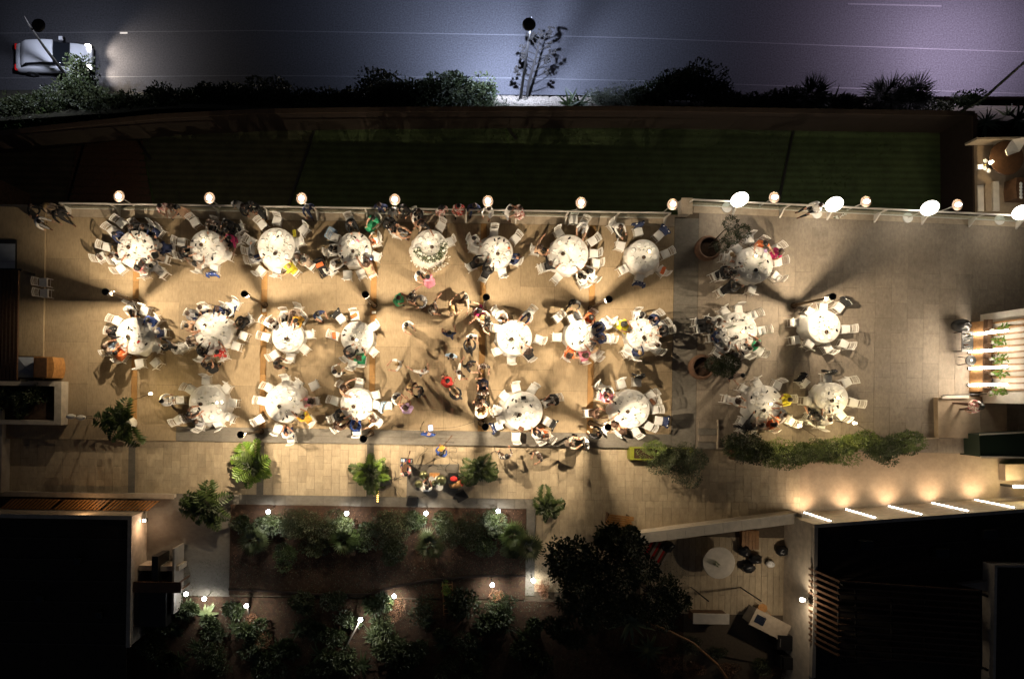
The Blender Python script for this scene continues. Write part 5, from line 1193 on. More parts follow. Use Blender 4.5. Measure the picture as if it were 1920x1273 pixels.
# ---------------------------------------------------------------- flowers on the bride table
TC = TI[4]; g = thing('flower_garland', 'garland of greenery and white blooms along the bride table', 'flowers', (TC[0].x, TC[0].y, .76))
rr = random.Random(21); b = MB()
def on_arc(): 
    a = rr.uniform(radians(188), radians(372)); q = TC[1] * rr.uniform(.62, 1.05); return q * cos(a), q * sin(a)
for i in range(1500):
    x, y = on_arc(); z = rr.uniform(.02, .2) - (.25 * max(0, math.hypot(x, y) / TC[1] - 1)); a = rr.random() * 6.3; l = rr.uniform(.03, .06)
    d = Vector((cos(a), sin(a), rr.uniform(-.5, .5))) * l; s = Vector((-sin(a), cos(a), 0)) * l * .35; p = Vector((x, y, z)); b.add([p, p + d * .5 + s, p + d, p + d * .5 - s], [(0, 1, 2, 3)])
b.obj('leaves', 'leaf_mid', g)
for i in range(24):
    x, y = on_arc(); q = rr.uniform(.035, .07); b = MB(); b.ball((x, y, rr.uniform(.16, .24)), q, 10, 6, sq=(1, 1, .7)); b.obj('bloom', 'petal_white', g, True)
g = thing('flower_train', 'white flowers strewn over the cloth below the bride table', 'flowers', (TC[0].x, TC[0].y, .004)); b = MB()
for i in range(90): a = rr.uniform(radians(200), radians(340)); q = TC[1] + rr.uniform(.08, .35); b.ball((q * cos(a), q * sin(a), rr.uniform(.03, .3)), rr.uniform(.02, .045), 7, 4)
b.obj('petals', 'petal_white', g, True)
for (cr, x, y, lb) in (('F', 1280, 390, 'small posy of white flowers on the paving by the rail'), ('F', 1355, 350, 'second small posy on the paving nearer the second globe'), ('D', 110, 0, '')):
    if not lb: continue
    o = thing('floor_posy', lb, 'flowers', Q(cr, x, y, 0) + Vector((0, 0, .004))); b = MB()
    for i in range(14): b.ball((rr.uniform(-.15, .15), rr.uniform(-.09, .09), rr.uniform(.04, .16)), rr.uniform(.02, .035), 6, 4)
    b.obj('blossoms', 'petal_white', o); b = MB()
    for i in range(16): a = rr.random() * 6.3; b.tube([(0, 0, .01), (.16 * cos(a), .1 * sin(a), .07)], .006, 4)
    b.obj('stems', 'stem', o)
# ---------------------------------------------------------------- the band on the pavement
zp = ZP + .004
def mic_stand(cr, x, y, label, h=1.45, boom=0.0):
    o = thing('microphone_stand', label, 'stand', Q(cr, x, y, zp), 0, 'microphone stands of the band')
    for k in range(3): a = k * 2.1 + x * .01; MB().tube([(0, 0, .18), (.3 * cos(a), .3 * sin(a), 0)], .012).obj('leg', 'black_metal', o)
    MB().tube([(0, 0, .1), (0, 0, h)], .012).obj('pole', 'black_metal', o)
    MB().tube([(0, 0, h), (.35 * cos(boom), .35 * sin(boom), h + .12)], .01).obj('boom_arm', 'black_metal', o); MB().ball((.38 * cos(boom), .38 * sin(boom), h + .13), .03, 7, 5).obj('microphone', 'dark_metal', o)
mic_stand('C3', 1322, 760, 'tripod microphone stand nearest the dance floor'); mic_stand('C3', 1200, 1010, 'microphone stand before the drum kit', boom=1.5); mic_stand('C3', 1325, 1040, 'microphone stand beside the square monitor', boom=3)
mic_stand('D3', 380, 870, 'microphone stand of the player near the fern pot', boom=-.6); mic_stand('C3', 800, 1150, 'microphone stand at the keyboard end of the band', boom=.6)
def bandp(cr, x, y, spec, fl, pose, fa, lab, z=1.58, seat=False):
    return person((SEAT if seat else STAND)[pose], Q(cr, x, y, z + zp), radians(fa) - pi / 2, spec, fl, lab, zp)
bandp('C3', 1150, 695, 'ZNx', 'j', 'p', 85, 'bald person in dark blue shirt holding a lit tablet on the border')
o, _ = bandp('C3', 1280, 905, 'ZKk', 'j', 'b', 60, 'band guitarist in royal blue shirt before the drum kit')
bandp('C3', 905, 1115, 'HNk', '', 1, 110, 'seated band player in patterned shirt behind the effects board', 1.2, True)
bandp('C3', 1130, 1262, 'WKk', '', 4, 75, 'drummer in white shirt seated behind the drum kit', 1.2, True)
bandp('D3', 505, 925, 'CUk', '', 's', 110, 'musician in patterned shirt by the fern pot and music stand')
tb = thing('tablet', 'lit tablet held by the blue-shirted person', 'tablet', Q('C3', 1168, 632, 1.2) , .1); MB().box(-.11, .11, -.14, .14, 0, .012).obj('body', 'black_plastic', tb); MB().box(-.095, .095, -.12, .12, .0125, .014).obj('screen', 'phone_lit', tb)
MB().tube([(0, 0, 0), (0, 0, -1.12 )], .012).obj('stand_pole', 'black_metal', tb)
def guitar(p, z, ang, m, label):
    o = thing('guitar', label, 'guitar', (p.x, p.y, z), ang)
    pts = []
    for k in range(20): t = 2 * pi * k / 20; pts.append((.20 * cos(t) * 1.1, (.14 + .025 * cos(2 * t) - .03 * (abs(cos(t)) < .3)) * sin(t)))
    MB().prism(pts, 0, .07).obj('body', m, o); MB().box(.19, .72, -.022, .022, .05, .075).obj('neck', 'dark_wood', o); MB().box(.72, .86, -.035, .035, .05, .07).obj('head_stock', 'dark_wood', o); MB().box(-.1, -.06, -.04, .04, .071, .085).obj('bridge', 'dark_wood', o); return o
guitar(Q('C3', 1275, 862, 1.1), 1.05 + zp, .9, 'cloth_A', 'honey-coloured guitar held by the blue-shirted guitarist'); guitar(Q('C3', 895, 1060, .85), .8 + zp, 1.3, 'dark_wood', 'dark guitar held by the seated player')
pb = thing('effects_board', 'board of coloured effects pedals on the pavement', 'pedals', Q('C3', 915, 975, zp), -.05); MB().box(-.3, .3, -.12, .12, 0, .05).obj('board', 'black_metal', pb)
for i in range(6): MB().box(-.27 + .095 * i, -.2 + .095 * i, -.08, .07, .051, .085).obj('pedal', ['cloth_S', 'china', 'cloth_Z', 'chrome', 'cloth_R', 'cloth_G'][i], pb)
dk_ = thing('drum_kit', 'drum kit with cymbals in front of the planting bed', 'drum kit', Q('C3', 1190, 1175, zp))
def drum(x, y, z, r, h, m, nm='drum'): d = MB().lathe([(r, z), (r, z + h)], 18, c=(x, y, 0)).obj(nm, m, dk_, False); MB().lathe([(r * .97, z + h + .002), (r * .97, z + h + .008)], 18, c=(x, y, 0)).obj('skin', 'drum_skin', d); return d
drum(.35, -.28, .45, .19, .16, 'chrome', 'snare_drum'); drum(-.05, .10, .60, .15, .18, 'wood_drum', 'tom_drum'); drum(.25, .12, .60, .16, .2, 'wood_drum', 'tom_drum'); drum(-.4, -.35, .25, .2, .3, 'chrome', 'floor_tom')
MB().lathe([(.26, -.2), (.26, .2)], 20, T=Matrix.Translation((.1, .15, .27)) @ Matrix.Rotation(pi / 2, 4, 'X')).obj('bass_drum', 'wood_drum', dk_)
for (x, y, z, r) in ((-.42, .34, 1.05, .21), (.42, .10, 1.1, .26), (-.65, -.1, 1.0, .19), (.1, -.05, .92, .14)):
    MB().lathe([(.01, z + .03), (r * .3, z + .02), (r, z), (r * .98, z - .004), (.01, z + .02)], 22, c=(x, y, 0)).obj('cymbal', 'cymbal', dk_, True); MB().tube([(x, y, 0), (x, y, z + .05)], .012).obj('cymbal_stand', 'chrome', dk_)
rug_ = MB().prism([(-1.3, -1.0), (1.25, -1.05), (1.3, .9), (-1.25, .85)], 0, .01).obj('drum_rug', 'dark_stone', None, False, Q('C3', 1190, 1200, zp)); tag(rug_, 'worn dark rug spread under the drum kit', 'rug')
mn = thing('stage_box', 'square black case holding a red cloth beside the fern', 'case', Q('C3', 1415, 1155, zp)); MB().box(-.28, .28, -.25, .25, 0, .5).obj('body', 'black_metal', mn); MB().box(-.24, .24, -.21, .21, .501, .53).obj('lid', 'dark_metal', mn)
b = MB(); b.ball((-.02, 0, .55), .17, 12, 6, sq=(1.1, .8, .35)); b.obj('cloth', 'red_cloth', mn, True)
cj = thing('conga_drum', 'orange wooden drum lying beside the black case', 'drum', Q('C3', 1375, 1232, zp), .3); MB().lathe([(.14, 0), (.22, .3), (.2, .6), (.19, .62)], 18, T=Matrix.Translation((0, 0, .2)) @ Matrix.Rotation(1.2, 4, 'Y')).obj('shell', 'wood_drum', cj, True); MB().lathe([(.185, .621), (.185, .63)], 16, T=Matrix.Translation((0, 0, .2)) @ Matrix.Rotation(1.2, 4, 'Y')).obj('skin', 'red_cloth', cj)
for (cr, x, y, lb, rz) in (('C3', 690, 1175, 'black loudspeaker standing beside the second potted plant', .2), ('C3', 980, 1400, 'black amplifier at the kerb behind the seated player', -.1), ('C3', 1490, 1340, 'dark stage wedge beside the conga and fern', .5)):
    o = thing('loudspeaker', lb, 'speaker', Q(cr, x, y, zp), rz); MB().prism([(-.3, -.22), (.3, -.22), (.24, .24), (-.24, .24)], 0, .75 if 'loud' in lb else .4).obj('cabinet', 'black_plastic', o)
    MB().box(-.2, .2, -.235, -.225, .06, .34).obj('grille', 'dark_metal', o)
lt = thing('light_bar', 'row of small amber lights beside the second pot plant', 'lamp', Q('C3', 620, 1330, zp))
for i in range(6): MB().box(-.04, .04, -.3 + .1 * i, -.25 + .1 * i, .5, .54).obj('bulb', 'amber_led', lt)
MB().box(-.05, .05, -.32, .33, .46, .499).obj('bar', 'black_metal', lt); MB().tube([(0, 0, 0), (0, 0, .459)], .02).obj('leg', 'black_metal', lt)
# cables
def cable(pts, label, m='rope', r=.009, z=zp):
    P0 = [Q(*p, z + r) for p in pts]; out = []
    for i in range(len(P0) - 1):
        a, b_, c, d = P0[max(i - 1, 0)], P0[i], P0[i + 1], P0[min(i + 2, len(P0) - 1)]
        for k in range(8): t = k / 8; out.append(.5 * ((2 * b_) + (c - a) * t + (2 * a - 5 * b_ + 4 * c - d) * t * t + (3 * b_ - a - 3 * c + d) * t ** 3))
    out.append(P0[-1]); tag(MB().tube(out, r, 5).obj('cable', m), label, 'cable')
cable([('C3', 1070, 600), ('C3', 1100, 560), ('C3', 1060, 640), ('C3', 1080, 700)], 'looped black cable beside the tablet holder', z=.004)
cable([('C3', 760, 640), ('C3', 780, 605), ('C3', 940, 640), ('C3', 1400, 625), ('C3', 1640, 560)], 'long black cable across the terrace to the third courtyard post', z=.004)
cable([('C3', 1060, 780), ('C3', 1080, 820), ('C3', 1130, 840), ('C3', 1120, 870), ('C3', 1060, 920), ('C3', 1000, 1060)], 'thin cable curling from the border towards the seated player')
cable([('C3', 1380, 940), ('C3', 1400, 980), ('C3', 1460, 1010), ('C3', 1450, 1080), ('C3', 1330, 1080)], 'black cable looping round the square case')
cable([('C3', 1370, 850), ('C3', 1430, 840), ('C3', 1440, 890), ('C3', 1390, 880), ('C3', 1300, 930), ('C3', 1180, 980), ('C3', 1000, 1080)], 'guitar lead running from the blue shirt to the pedals')
cable([('C3', 780, 1250), ('C3', 880, 1380), ('C3', 1020, 1430), ('C3', 1100, 1350), ('C3', 1200, 1420), ('C3', 1300, 1380), ('C3', 1400, 1420)], 'tangled cable lying along the bed kerb')
cable([('C3', 1480, 1320), ('C3', 1500, 1390), ('C3', 1540, 1480), ('C3', 1560, 1620)], 'pale hose running from the kerb into the planting bed', 'coping', .02)
o = thing('hanging_wire', 'black wire drooping over the ninth rail-row table', 'wire'); MB().tube([Q('F', 150, 625, 1.2), Q('F', 260, 640, 1.25), Q('F', 370, 690, 1.2), Q('F', 430, 745, 1.05), Q('F', 445, 775, .8)], .012).obj('cable', 'rope', o)
o = thing('overhead_cable', 'thick cable sweeping over the road at the corner', 'cable'); MB().tube([P(1800, 211, -.7), P(1850, 180, 1.5), P(1895, 140, 3.5), P(1945, 95, 5.5)], [.09, .07, .06, .05], 6).obj('cable', 'chrome', o)
# ---------------------------------------------------------------- plants
def leafquad(b, p, d, l, wd, bend=.2):
    d = d.normalized(); s = d.cross(Vector((0, 0, 1))); s = s.normalized() if s.length > .05 else Vector((1, 0, 0)); n = s.cross(d)
    m = p + d * l * .5 + n * bend * l * .3; b.add([p, m + s * wd * .5, p + d * l - n * bend * l * .3, m - s * wd * .5], [(0, 1, 2, 3)])
def frond(b, base, d, L, droop, nl, ll, wd, seed):
    """feather leaf: rachis with paired leaflets"""
    r = random.Random(seed); pts = []; v = d.normalized(); p = base.copy()
    for i in range(9):
        pts.append(p.copy()); v = (v + Vector((0, 0, -droop / 9 * (i + 1) / 4))).normalized(); p = p + v * L / 8
    b.tube(pts, [.018 * (1 - .09 * i) for i in range(9)], 4)
    for i in range(nl):
        t = .15 + .85 * i / nl; k = min(7, int(t * 8)); f = t * 8 - k; q = pts[k].lerp(pts[k + 1], f); dd = (pts[k + 1] - pts[k]).normalized(); s = dd.cross(Vector((0, 0, 1))); s = s.normalized() if s.length > .1 else Vector((1, 0, 0))
        e = sin(pi * min(1, t * .9 + .12)) * .8 + .25
        for sg in (-1, 1): leafquad(b, q, s * sg + dd * .55 + Vector((0, 0, r.uniform(-.15, .2))), ll * e * r.uniform(.85, 1.1), wd, .3)
def potted_plant(px, py, z0, pot_r, pot_h, potm, leafm, nf, L, label, seed, shape='bowl', upright=.55, wdm=1.0, kind='frond', cat='plant', lean=(0, 0)):
    r = random.Random(seed); base = P(px, py, z0); o = thing('potted_plant', label, cat, (base.x, base.y, z0 + .004), 0)
    MB().lathe([(pot_r * .6, 0), (pot_r * .85, pot_h * .4), (pot_r, pot_h), (pot_r * .88, pot_h), (pot_r * .8, pot_h * .85), (.02, pot_h * .84)] if shape == 'bowl' else [(pot_r * .7, 0), (pot_r, pot_h * .5), (pot_r * .8, pot_h), (pot_r * .68, pot_h), (.02, pot_h * .9)], 26).obj('pot', potm, o, True)
    MB().lathe([(.02, pot_h * .86), (pot_r * .8, pot_h * .861)], 16).obj('earth', 'soil', o)
    for i in range(nf):
        a = i * 2.4 + r.uniform(-.9, .9); el = r.uniform(.0, 1.2) * upright; d = Vector((cos(a) * (1 - el * .6) + lean[0], sin(a) * (1 - el * .6) + lean[1], .45 + el)); b = MB(); LL = L * r.uniform(.45, 1.2)
        nl_ = 15 if wdm < 1.15 else 9; frond(b, Vector((.12 * cos(a * 1.7), .12 * sin(a * 1.7), pot_h * .85)), d, LL, r.uniform(.7, 2.6), nl_, LL * r.uniform(.2, .36) * wdm, (.075 if nl_ > 9 else .12) * wdm, i + seed)
        b.obj('frond', leafm if r.random() < .72 else 'leaf_mid', o)
    b = MB()
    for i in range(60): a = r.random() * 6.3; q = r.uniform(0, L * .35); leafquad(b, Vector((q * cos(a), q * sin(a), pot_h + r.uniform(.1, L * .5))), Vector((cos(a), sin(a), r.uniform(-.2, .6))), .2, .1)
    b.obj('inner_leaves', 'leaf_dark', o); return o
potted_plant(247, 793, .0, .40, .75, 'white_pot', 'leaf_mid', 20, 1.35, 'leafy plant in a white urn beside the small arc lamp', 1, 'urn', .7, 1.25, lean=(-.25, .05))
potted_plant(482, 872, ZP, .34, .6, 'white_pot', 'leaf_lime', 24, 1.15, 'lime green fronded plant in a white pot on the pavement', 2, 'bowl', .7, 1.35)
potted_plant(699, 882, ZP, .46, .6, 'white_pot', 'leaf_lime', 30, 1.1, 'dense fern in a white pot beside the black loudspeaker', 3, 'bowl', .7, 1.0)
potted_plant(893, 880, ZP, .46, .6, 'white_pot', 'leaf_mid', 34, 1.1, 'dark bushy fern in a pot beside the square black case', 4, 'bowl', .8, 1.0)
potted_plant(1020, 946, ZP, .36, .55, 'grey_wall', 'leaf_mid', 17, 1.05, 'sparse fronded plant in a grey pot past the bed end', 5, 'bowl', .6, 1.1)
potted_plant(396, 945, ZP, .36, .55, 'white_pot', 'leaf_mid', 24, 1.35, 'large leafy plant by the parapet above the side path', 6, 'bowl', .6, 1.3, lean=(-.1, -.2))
def leaf_cloud(b, c, rad, n, l, r, shell=.45, up=.3):
    for i in range(n):
        v = Vector((r.gauss(0, 1), r.gauss(0, 1), r.gauss(0, 1))).normalized(); q = r.uniform(shell, 1) ** .7; p = Vector((c[0] + v.x * rad[0] * q, c[1] + v.y * rad[1] * q, c[2] + v.z * rad[2] * q))
        leafquad(b, p, v + Vector((r.uniform(-.8, .8), r.uniform(-.8, .8), r.uniform(-.5, .7) + up)), l * r.uniform(.6, 1.3), l * .55)
def shrub(name, label, p, rad, n, l, m, seed, clumps=5, trunk=0, cat='shrub', group=None, m2=None):
    r = random.Random(seed); o = thing(name, label, cat, p, 0, group)
    b = MB(); b2 = MB(); tb = MB(); tops = []
    for k in range(clumps):
        a = r.random() * 6.3; q = r.uniform(.15, .75) if clumps > 1 else 0; c = Vector((rad[0] * q * cos(a), rad[1] * q * sin(a), trunk + rad[2] * r.uniform(.35, 1.25))); s = r.uniform(.38, .62) if clumps > 1 else 1
        leaf_cloud(b if r.random() < .6 else b2, c, (rad[0] * s, rad[1] * s, rad[2] * s), n // clumps, l, r); tops.append(c)
    for c in tops: tb.tube([(0, 0, 0), (c.x * .25, c.y * .25, c.z * .45), tuple(c)], [.05 + .03 * rad[2], .03 + .015 * rad[2], .012], 5)
    b.obj('crown' if trunk else 'foliage', m, o)
    if b2.v: b2.obj('crown' if trunk else 'foliage', m2 or m, o)
    tb.obj('trunk' if trunk else 'stem', 'bark', o); return o
# big brown pots with trees between the two floors
for (px, py, lb, seed, off) in ((1320, 470, 'spindly tree in a large brown bowl pot nearer the rail', 31, ((1, .35, 1.5), (.75, 1.35, 1.7), (1.55, .65, 1.9), (.4, -.1, 1.2))), (1308, 689, 'bushy olive tree in a large brown bowl pot near the middle row', 32, ((.55, -.2, 1.5), (1.0, -.3, 1.7), (.9, .3, 1.9), (.2, .2, 1.3), (1.35, .15, 1.8)))):
    r = random.Random(seed); base = P(px, py, 0); o = thing('potted_tree', lb, 'tree', (base.x, base.y, .004))
    MB().lathe([(.35, 0), (.58, .25), (.62, .55), (.54, .75), (.46, .75), (.5, .6), (.02, .58)], 28).obj('pot', 'terracotta', o, True); MB().lathe([(.02, .6), (.47, .602)], 16).obj('earth', 'soil', o)
    tb = MB(); 
    for c in off:
        c = Vector((c[0] * .62 , c[1] * .62, c[2] + .3)); tb.tube([(0, 0, .58), (c.x * .4, c.y * .4, .9), tuple(c)], [.05, .03, .012], 6); b = MB(); leaf_cloud(b, c, (.36, .36, .36), 420 if seed == 31 else 620, .075, r); b.obj('crown', 'leaf_mid' if r.random() < .6 else 'leaf_olive', o)
    tb.obj('trunk', 'bark', o)
# hedges and planters by the steps
def planter(x0, x1, y0, y1, z0, h, m, label, seed):
    o = thing('trough_planter', label, 'planter')
    A, B_ = P(x0, (y0 + y1) / 2, z0 + h), P(x1, (y0 + y1) / 2, z0 + h); t0, t1 = P(x0, y1, z0 + h).y, P(x0, y0, z0 + h).y
    for nm, a in (('side_board', (A.x, B_.x, t0, t0 + .06)), ('side_board', (A.x, B_.x, t1 - .06, t1)), ('end_board', (A.x, A.x + .18, t0 + .061, t1 - .061)), ('end_board', (B_.x - .18, B_.x, t0 + .061, t1 - .061))): MB().box(*a, z0, z0 + h).obj(nm, m, o)
    MB().box(A.x + .19, B_.x - .19, t0 + .07, t1 - .07, z0, z0 + h - .1).obj('earth', 'soil', o)
planter(1182, 1300, 838, 862, ZP + .01, .6, 'yellow_green_paint', 'yellow-green trough planter below the fifth courtyard-row table', 1)
planter(1375, 1560, 842, 862, ZP + .01, .55, 'dark_wood', 'dark trough planter behind the steps under the long hedge', 2)
def hedge_bush(px, py, z, rad, n, m, label, seed, m2=None, l=.075, clumps=7): p = P(px, py, z); return shrub('hedge_bush', label, (p.x, p.y, ZP + .25), rad, n, l, m, seed, clumps, 0, 'bush', 'bushes of the hedge beside the steps', m2)
hedge_bush(1235, 856, .6, (1.25, .8, .9), 4200, 'leaf_hedge', 'round clipped bush in the yellow-green planter', 41, 'leaf_olive')
hedge_bush(1292, 866, .6, (1.15, 1.15, .95), 4200, 'leaf_olive', 'round bush behind the yellow-green planter by the steps', 42, 'leaf_dark')
for i, (x, y, m, ra) in enumerate(((1394, 834, 'leaf_dark', .82), (1424, 850, 'leaf_dark', .9), (1466, 854, 'leaf_hedge', .95), (1506, 850, 'leaf_mid', .8), (1548, 846, 'leaf_hedge', .92), (1588, 840, 'leaf_hedge', .95), (1628, 834, 'leaf_hedge', .9), (1664, 842, 'leaf_mid', .85), (1700, 830, 'leaf_hedge', .8))):
    hedge_bush(x, y, .7, (ra, ra * .74, .8), 2700, m, f'{ORD[i]} bush of the long hedge, counted from the steps', 50 + i, 'leaf_mid', .095, 12)
hp_ = thing('planter_wall', 'thin pale edging wall behind the long hedge', 'wall')
MB().prism([P(1345, 842, .1), P(1760, 822, .1), P(1760, 820, .1), P(1345, 840, .1)], .004, .12).obj('wall_body', 'coping', hp_)
# arc lamps (small warm lights on bent stems)
def arc_lamp(bx, by, lx, ly, label, z0=ZP, pw=26):
    b0 = P(bx, by, z0); e = P(lx, ly, 1.5); o = thing('arc_lamp', label, 'lamp', (b0.x, b0.y, z0)); d = e - b0
    MB().tube([(0, 0, 0), (d.x * .15, d.y * .15, 1.0), (d.x * .5, d.y * .5, 1.7 - z0), (d.x, d.y, 1.62 - z0)], .014, 6).obj('stem', 'bronze', o)
    MB().lathe([(.07, 1.62 - z0), (.05, 1.66 - z0), (.01, 1.68 - z0)], 10, c=(d.x, d.y, 0)).obj('shade', 'bronze', o); MB().ball((d.x, d.y, 1.58 - z0), .075, 10, 6).obj('bulb', 'table_bulb', o, True)
    MB().ball((d.x + .0, d.y, 1.71 - z0), .05, 8, 5).obj('top_bulb', 'table_bulb', o, True)
    lamp('arc_light', 'POINT', (d.x, d.y, 1.45 - z0), pw, (1, .76, .40), o, .06)
arc_lamp(246, 762, 284, 738, 'small warm arc lamp beside the white urn plant', 0, 60); arc_lamp(1516, 832, 1497, 798, 'first warm arc lamp over the long hedge', ZP, 85); arc_lamp(1612, 822, 1600, 793, 'second warm arc lamp over the long hedge', ZP, 85)
# bird statues
for i, (x, y, lb) in enumerate(((150, 783, 'white bird statue nearer the urn on thin legs'), (131, 781, 'white bird statue nearer the walled planter'))):
    p = P(x, y, 1.15); o = thing('bird_statue', lb, 'statue', (p.x, p.y, ZP + .004), radians(0))
    b = MB(); b.ball((0, 0, 1.35), .16, 14, 9, sq=(1.5, .8, .75)); b.obj('body', 'white_pot', o, True)
    MB().tube([(.18, 0, 1.38), (.28, 0, 1.5), (.3, 0, 1.62), (.36, 0, 1.66)], [.06, .04, .035, .05], 8).obj('neck', 'white_pot', o, True); MB().tube([(.38, 0, 1.66), (.47, 0, 1.64)], [.02, .005], 6).obj('beak', 'dark_metal', o)
    for s in (-1, 1): MB().tube([(0, s * .05, 1.27), (-.03, s * .05, .6), (0, s * .05, 0)], .014).obj('leg', 'dark_metal', o)
# dark planting in the walled planter
p0 = PLANT_PIT
for i in range(4):
    shrub('garden_shrub', f'{ORD[i]} dark shrub filling the walled planter', (p0[0] + .5 + (p0[1] - p0[0]) * i / 4.5, (p0[2] + p0[3]) / 2 + .3 * (i % 2), .15), (.55, .7, .4), 700, .12, 'leaf_dark', 70 + i, 5, 0, 'shrub', 'shrubs in the walled planter')
# planting bed: rounded shrubs and palms
zb = ZP + .1
for i, (x, y, rx, ry) in enumerate(((556, 992, 1.5, 1.1), (626, 985, 1.1, .8), (722, 996, 1.55, 1.25), (870, 1003, 1.5, 1.2), (925, 985, .9, .8))):
    p = P(x, y, .6); shrub('rounded_shrub', f'{ORD[i]} dense rounded shrub along the planting bed', (p.x, p.y, zb), (rx * .8, ry * .8, .6), 3600, .085, 'leaf_dark', 80 + i, 11, 0, 'shrub', 'rounded shrubs in the planting bed', 'leaf_olive')
def palm(px, py, z0, n, L, m, label, seed, h=.5, group=None):
    r = random.Random(seed); p = P(px, py, z0 + h); o = thing('fan_palm', label, 'palm', (p.x, p.y, z0), 0, group)
    MB().tube([(0, 0, 0), (0, 0, h)], [.1, .08], 8).obj('trunk', 'bark', o)
    for i in range(n):
        a = i * 2.4 + r.uniform(-.3, .3); el = r.uniform(-.3, 1.8); d = Vector((cos(a), sin(a), el)).normalized(); b = MB(); q = Vector((0, 0, h)); e = q + d * L * r.uniform(.12, .42); b.tube([q, e], .012, 4); s = d.cross(Vector((0, 0, 1))).normalized()
        for k in range(11): t = -1.1 + 2.2 * k / 10; leafquad(b, e, d * cos(t) + s * sin(t) + Vector((0, 0, -.1)), L * .72 * r.uniform(.8, 1.15), .07, .25)
        b.obj('frond', m, o)
for i, (x, y) in enumerate(((476, 1012), (645, 1012), (806, 1020), (962, 1004), (990, 1024))): palm(x, y, zb, 15, .85, 'leaf_mid' if i % 2 else 'leaf_olive', f'{ORD[i]} fan palm along the planting bed', 90 + i, .5, 'fan palms in the planting bed')
for i, (x, y, ra) in enumerate(((500, 985, .7), (585, 1020, .8), (676, 1008, .75), (770, 975, .7), (830, 985, .75), (905, 1030, .8), (740, 1040, .7), (960, 1035, .65), (530, 1050, .7), (455, 985, .6))):
    p = P(x, y, .4); kinds = ['low spreading', 'wispy', 'dark matted', 'feathery', 'small rounded'][i % 5]
    shrub('bed_shrub', f'{kinds} shrub {["beside the first", "beside the fourth"][i // 5]} bed spotlight side', (p.x, p.y, zb), (ra, ra * .85, .38), 1500, .10, ['leaf_dark', 'leaf_olive', 'leaf_mid'][i % 3], 700 + i, 7, 0, 'shrub', 'small shrubs in the planting bed', 'leaf_dark')
rr = random.Random(15); k = 0
for gy in range(4):
    for gx in range(9):
        x = 290 + gx * 84 + rr.uniform(-26, 26) + (gy % 2) * 30; y = 1140 + gy * 37 + rr.uniform(-12, 12); p = P(x, y, .3); ra = rr.uniform(.55, .95)
        zone = ['by the porch side', 'under the leaning poles', 'below the dry clump', 'near the ladder end'][min(3, gx * 4 // 9)]; rowd = ['upper', 'second', 'third', 'lowest'][gy]; kd = ['matted', 'leafy', 'bristly'][gx % 3]
        shrub('garden_bush', uniq(f'{kd} dark bush in the {rowd} garden rank {zone} @', 'again'), (p.x, p.y, ZP + .1), (ra, ra * .8, rr.uniform(.25, .5)), 650, rr.choice([.12, .16, .2]), rr.choice(['leaf_dark', 'leaf_dark', 'leaf_olive']), 800 + k, 6, 0, 'bush', 'dark bushes of the garden'); k += 1
# garden spotlights
def spike(hx, hy, label, h=.9, pole=None, z0=ZP + .1, pw=PW_GARDEN, d=(0, -.8, -.7), col=COOL):
    p = P(hx, hy, z0 + h); o = thing('garden_spotlight', label, 'lamp', (p.x, p.y, z0), 0, 'garden spotlights')
    MB().tube([(0, 0, 0) if not pole else (pole[0], pole[1], 0), (0, 0, h - .06)], .022 if not pole else .04, 6).obj('pole', 'grey_wall', o)
    MB().lathe([(.03, h - .1), (.07, h - .04), (.075, h)], 10).obj('housing', 'black_metal', o); MB().ball((0, 0, h + .02), .10, 10, 7).obj('bulb', 'bulb_cool', o, True)
    lamp('garden_light', 'SPOT', (0, -.2, h + .1), pw, col, o, .05, aim((0, -.55, -1)), radians(125), .8)
for i, (x, y) in enumerate(((503, 959), (650, 962), (799, 962), (934, 958))): spike(x, y, f'{ORD[i]} cool white spotlight along the bed kerb', 1.1)
for i, (x, y, po, lb) in enumerate(((462, 1135, (-.25, -.8), 'spotlight on a leaning pole above orange ground plants'), (676, 1161, (-.95, -2.0), 'spotlight on the longest leaning pole in the dark garden'), (739, 1117, None, 'spotlight lighting a dry clump below the garden edging'), (923, 1096, None, 'spotlight over bare red soil near the ladder'), (1000, 1088, None, 'spotlight at the foot of the big dark tree'), (383, 1122, None, 'spotlight among glossy leaves near the porch'), (349, 1113, None, 'dim small spotlight nearest the porch roof'))):
    spike(x, y, lb, 1.3 if po else .8, po, pw=PW_GARDEN * (.15 if i == 6 else 1.0))
# garden plants in the dark
def agave(px, py, n, L, m, label, seed, z0=ZP + .1, wd=.16, up=.5):
    r = random.Random(seed); p = P(px, py, z0); o = thing('strap_leaf_plant', label, 'plant', (p.x, p.y, z0))
    for i in range(n):
        a = i * 2.4 + r.uniform(-.3, .3); el = r.uniform(.1, 1.0) * up; d = Vector((cos(a), sin(a), el)).normalized(); s = Vector((-sin(a), cos(a), 0)); LL = L * r.uniform(.6, 1.1); c = []
        for k in range(5): t = k / 4; q = d * LL * t + Vector((0, 0, -.35 * LL * t * t + .05)); wv = wd * (1, 1.15, .9, .5, .05)[k] * .5; c += [q - s * wv, q + Vector((0, 0, -.02)), q + s * wv]
        MB().add(c, [(3 * k + j, 3 * k + j + 1, 3 * k + j + 4, 3 * k + j + 3) for k in range(4) for j in range(2)]).obj('leaf', m, o, True)
    return o
rr = random.Random(77)
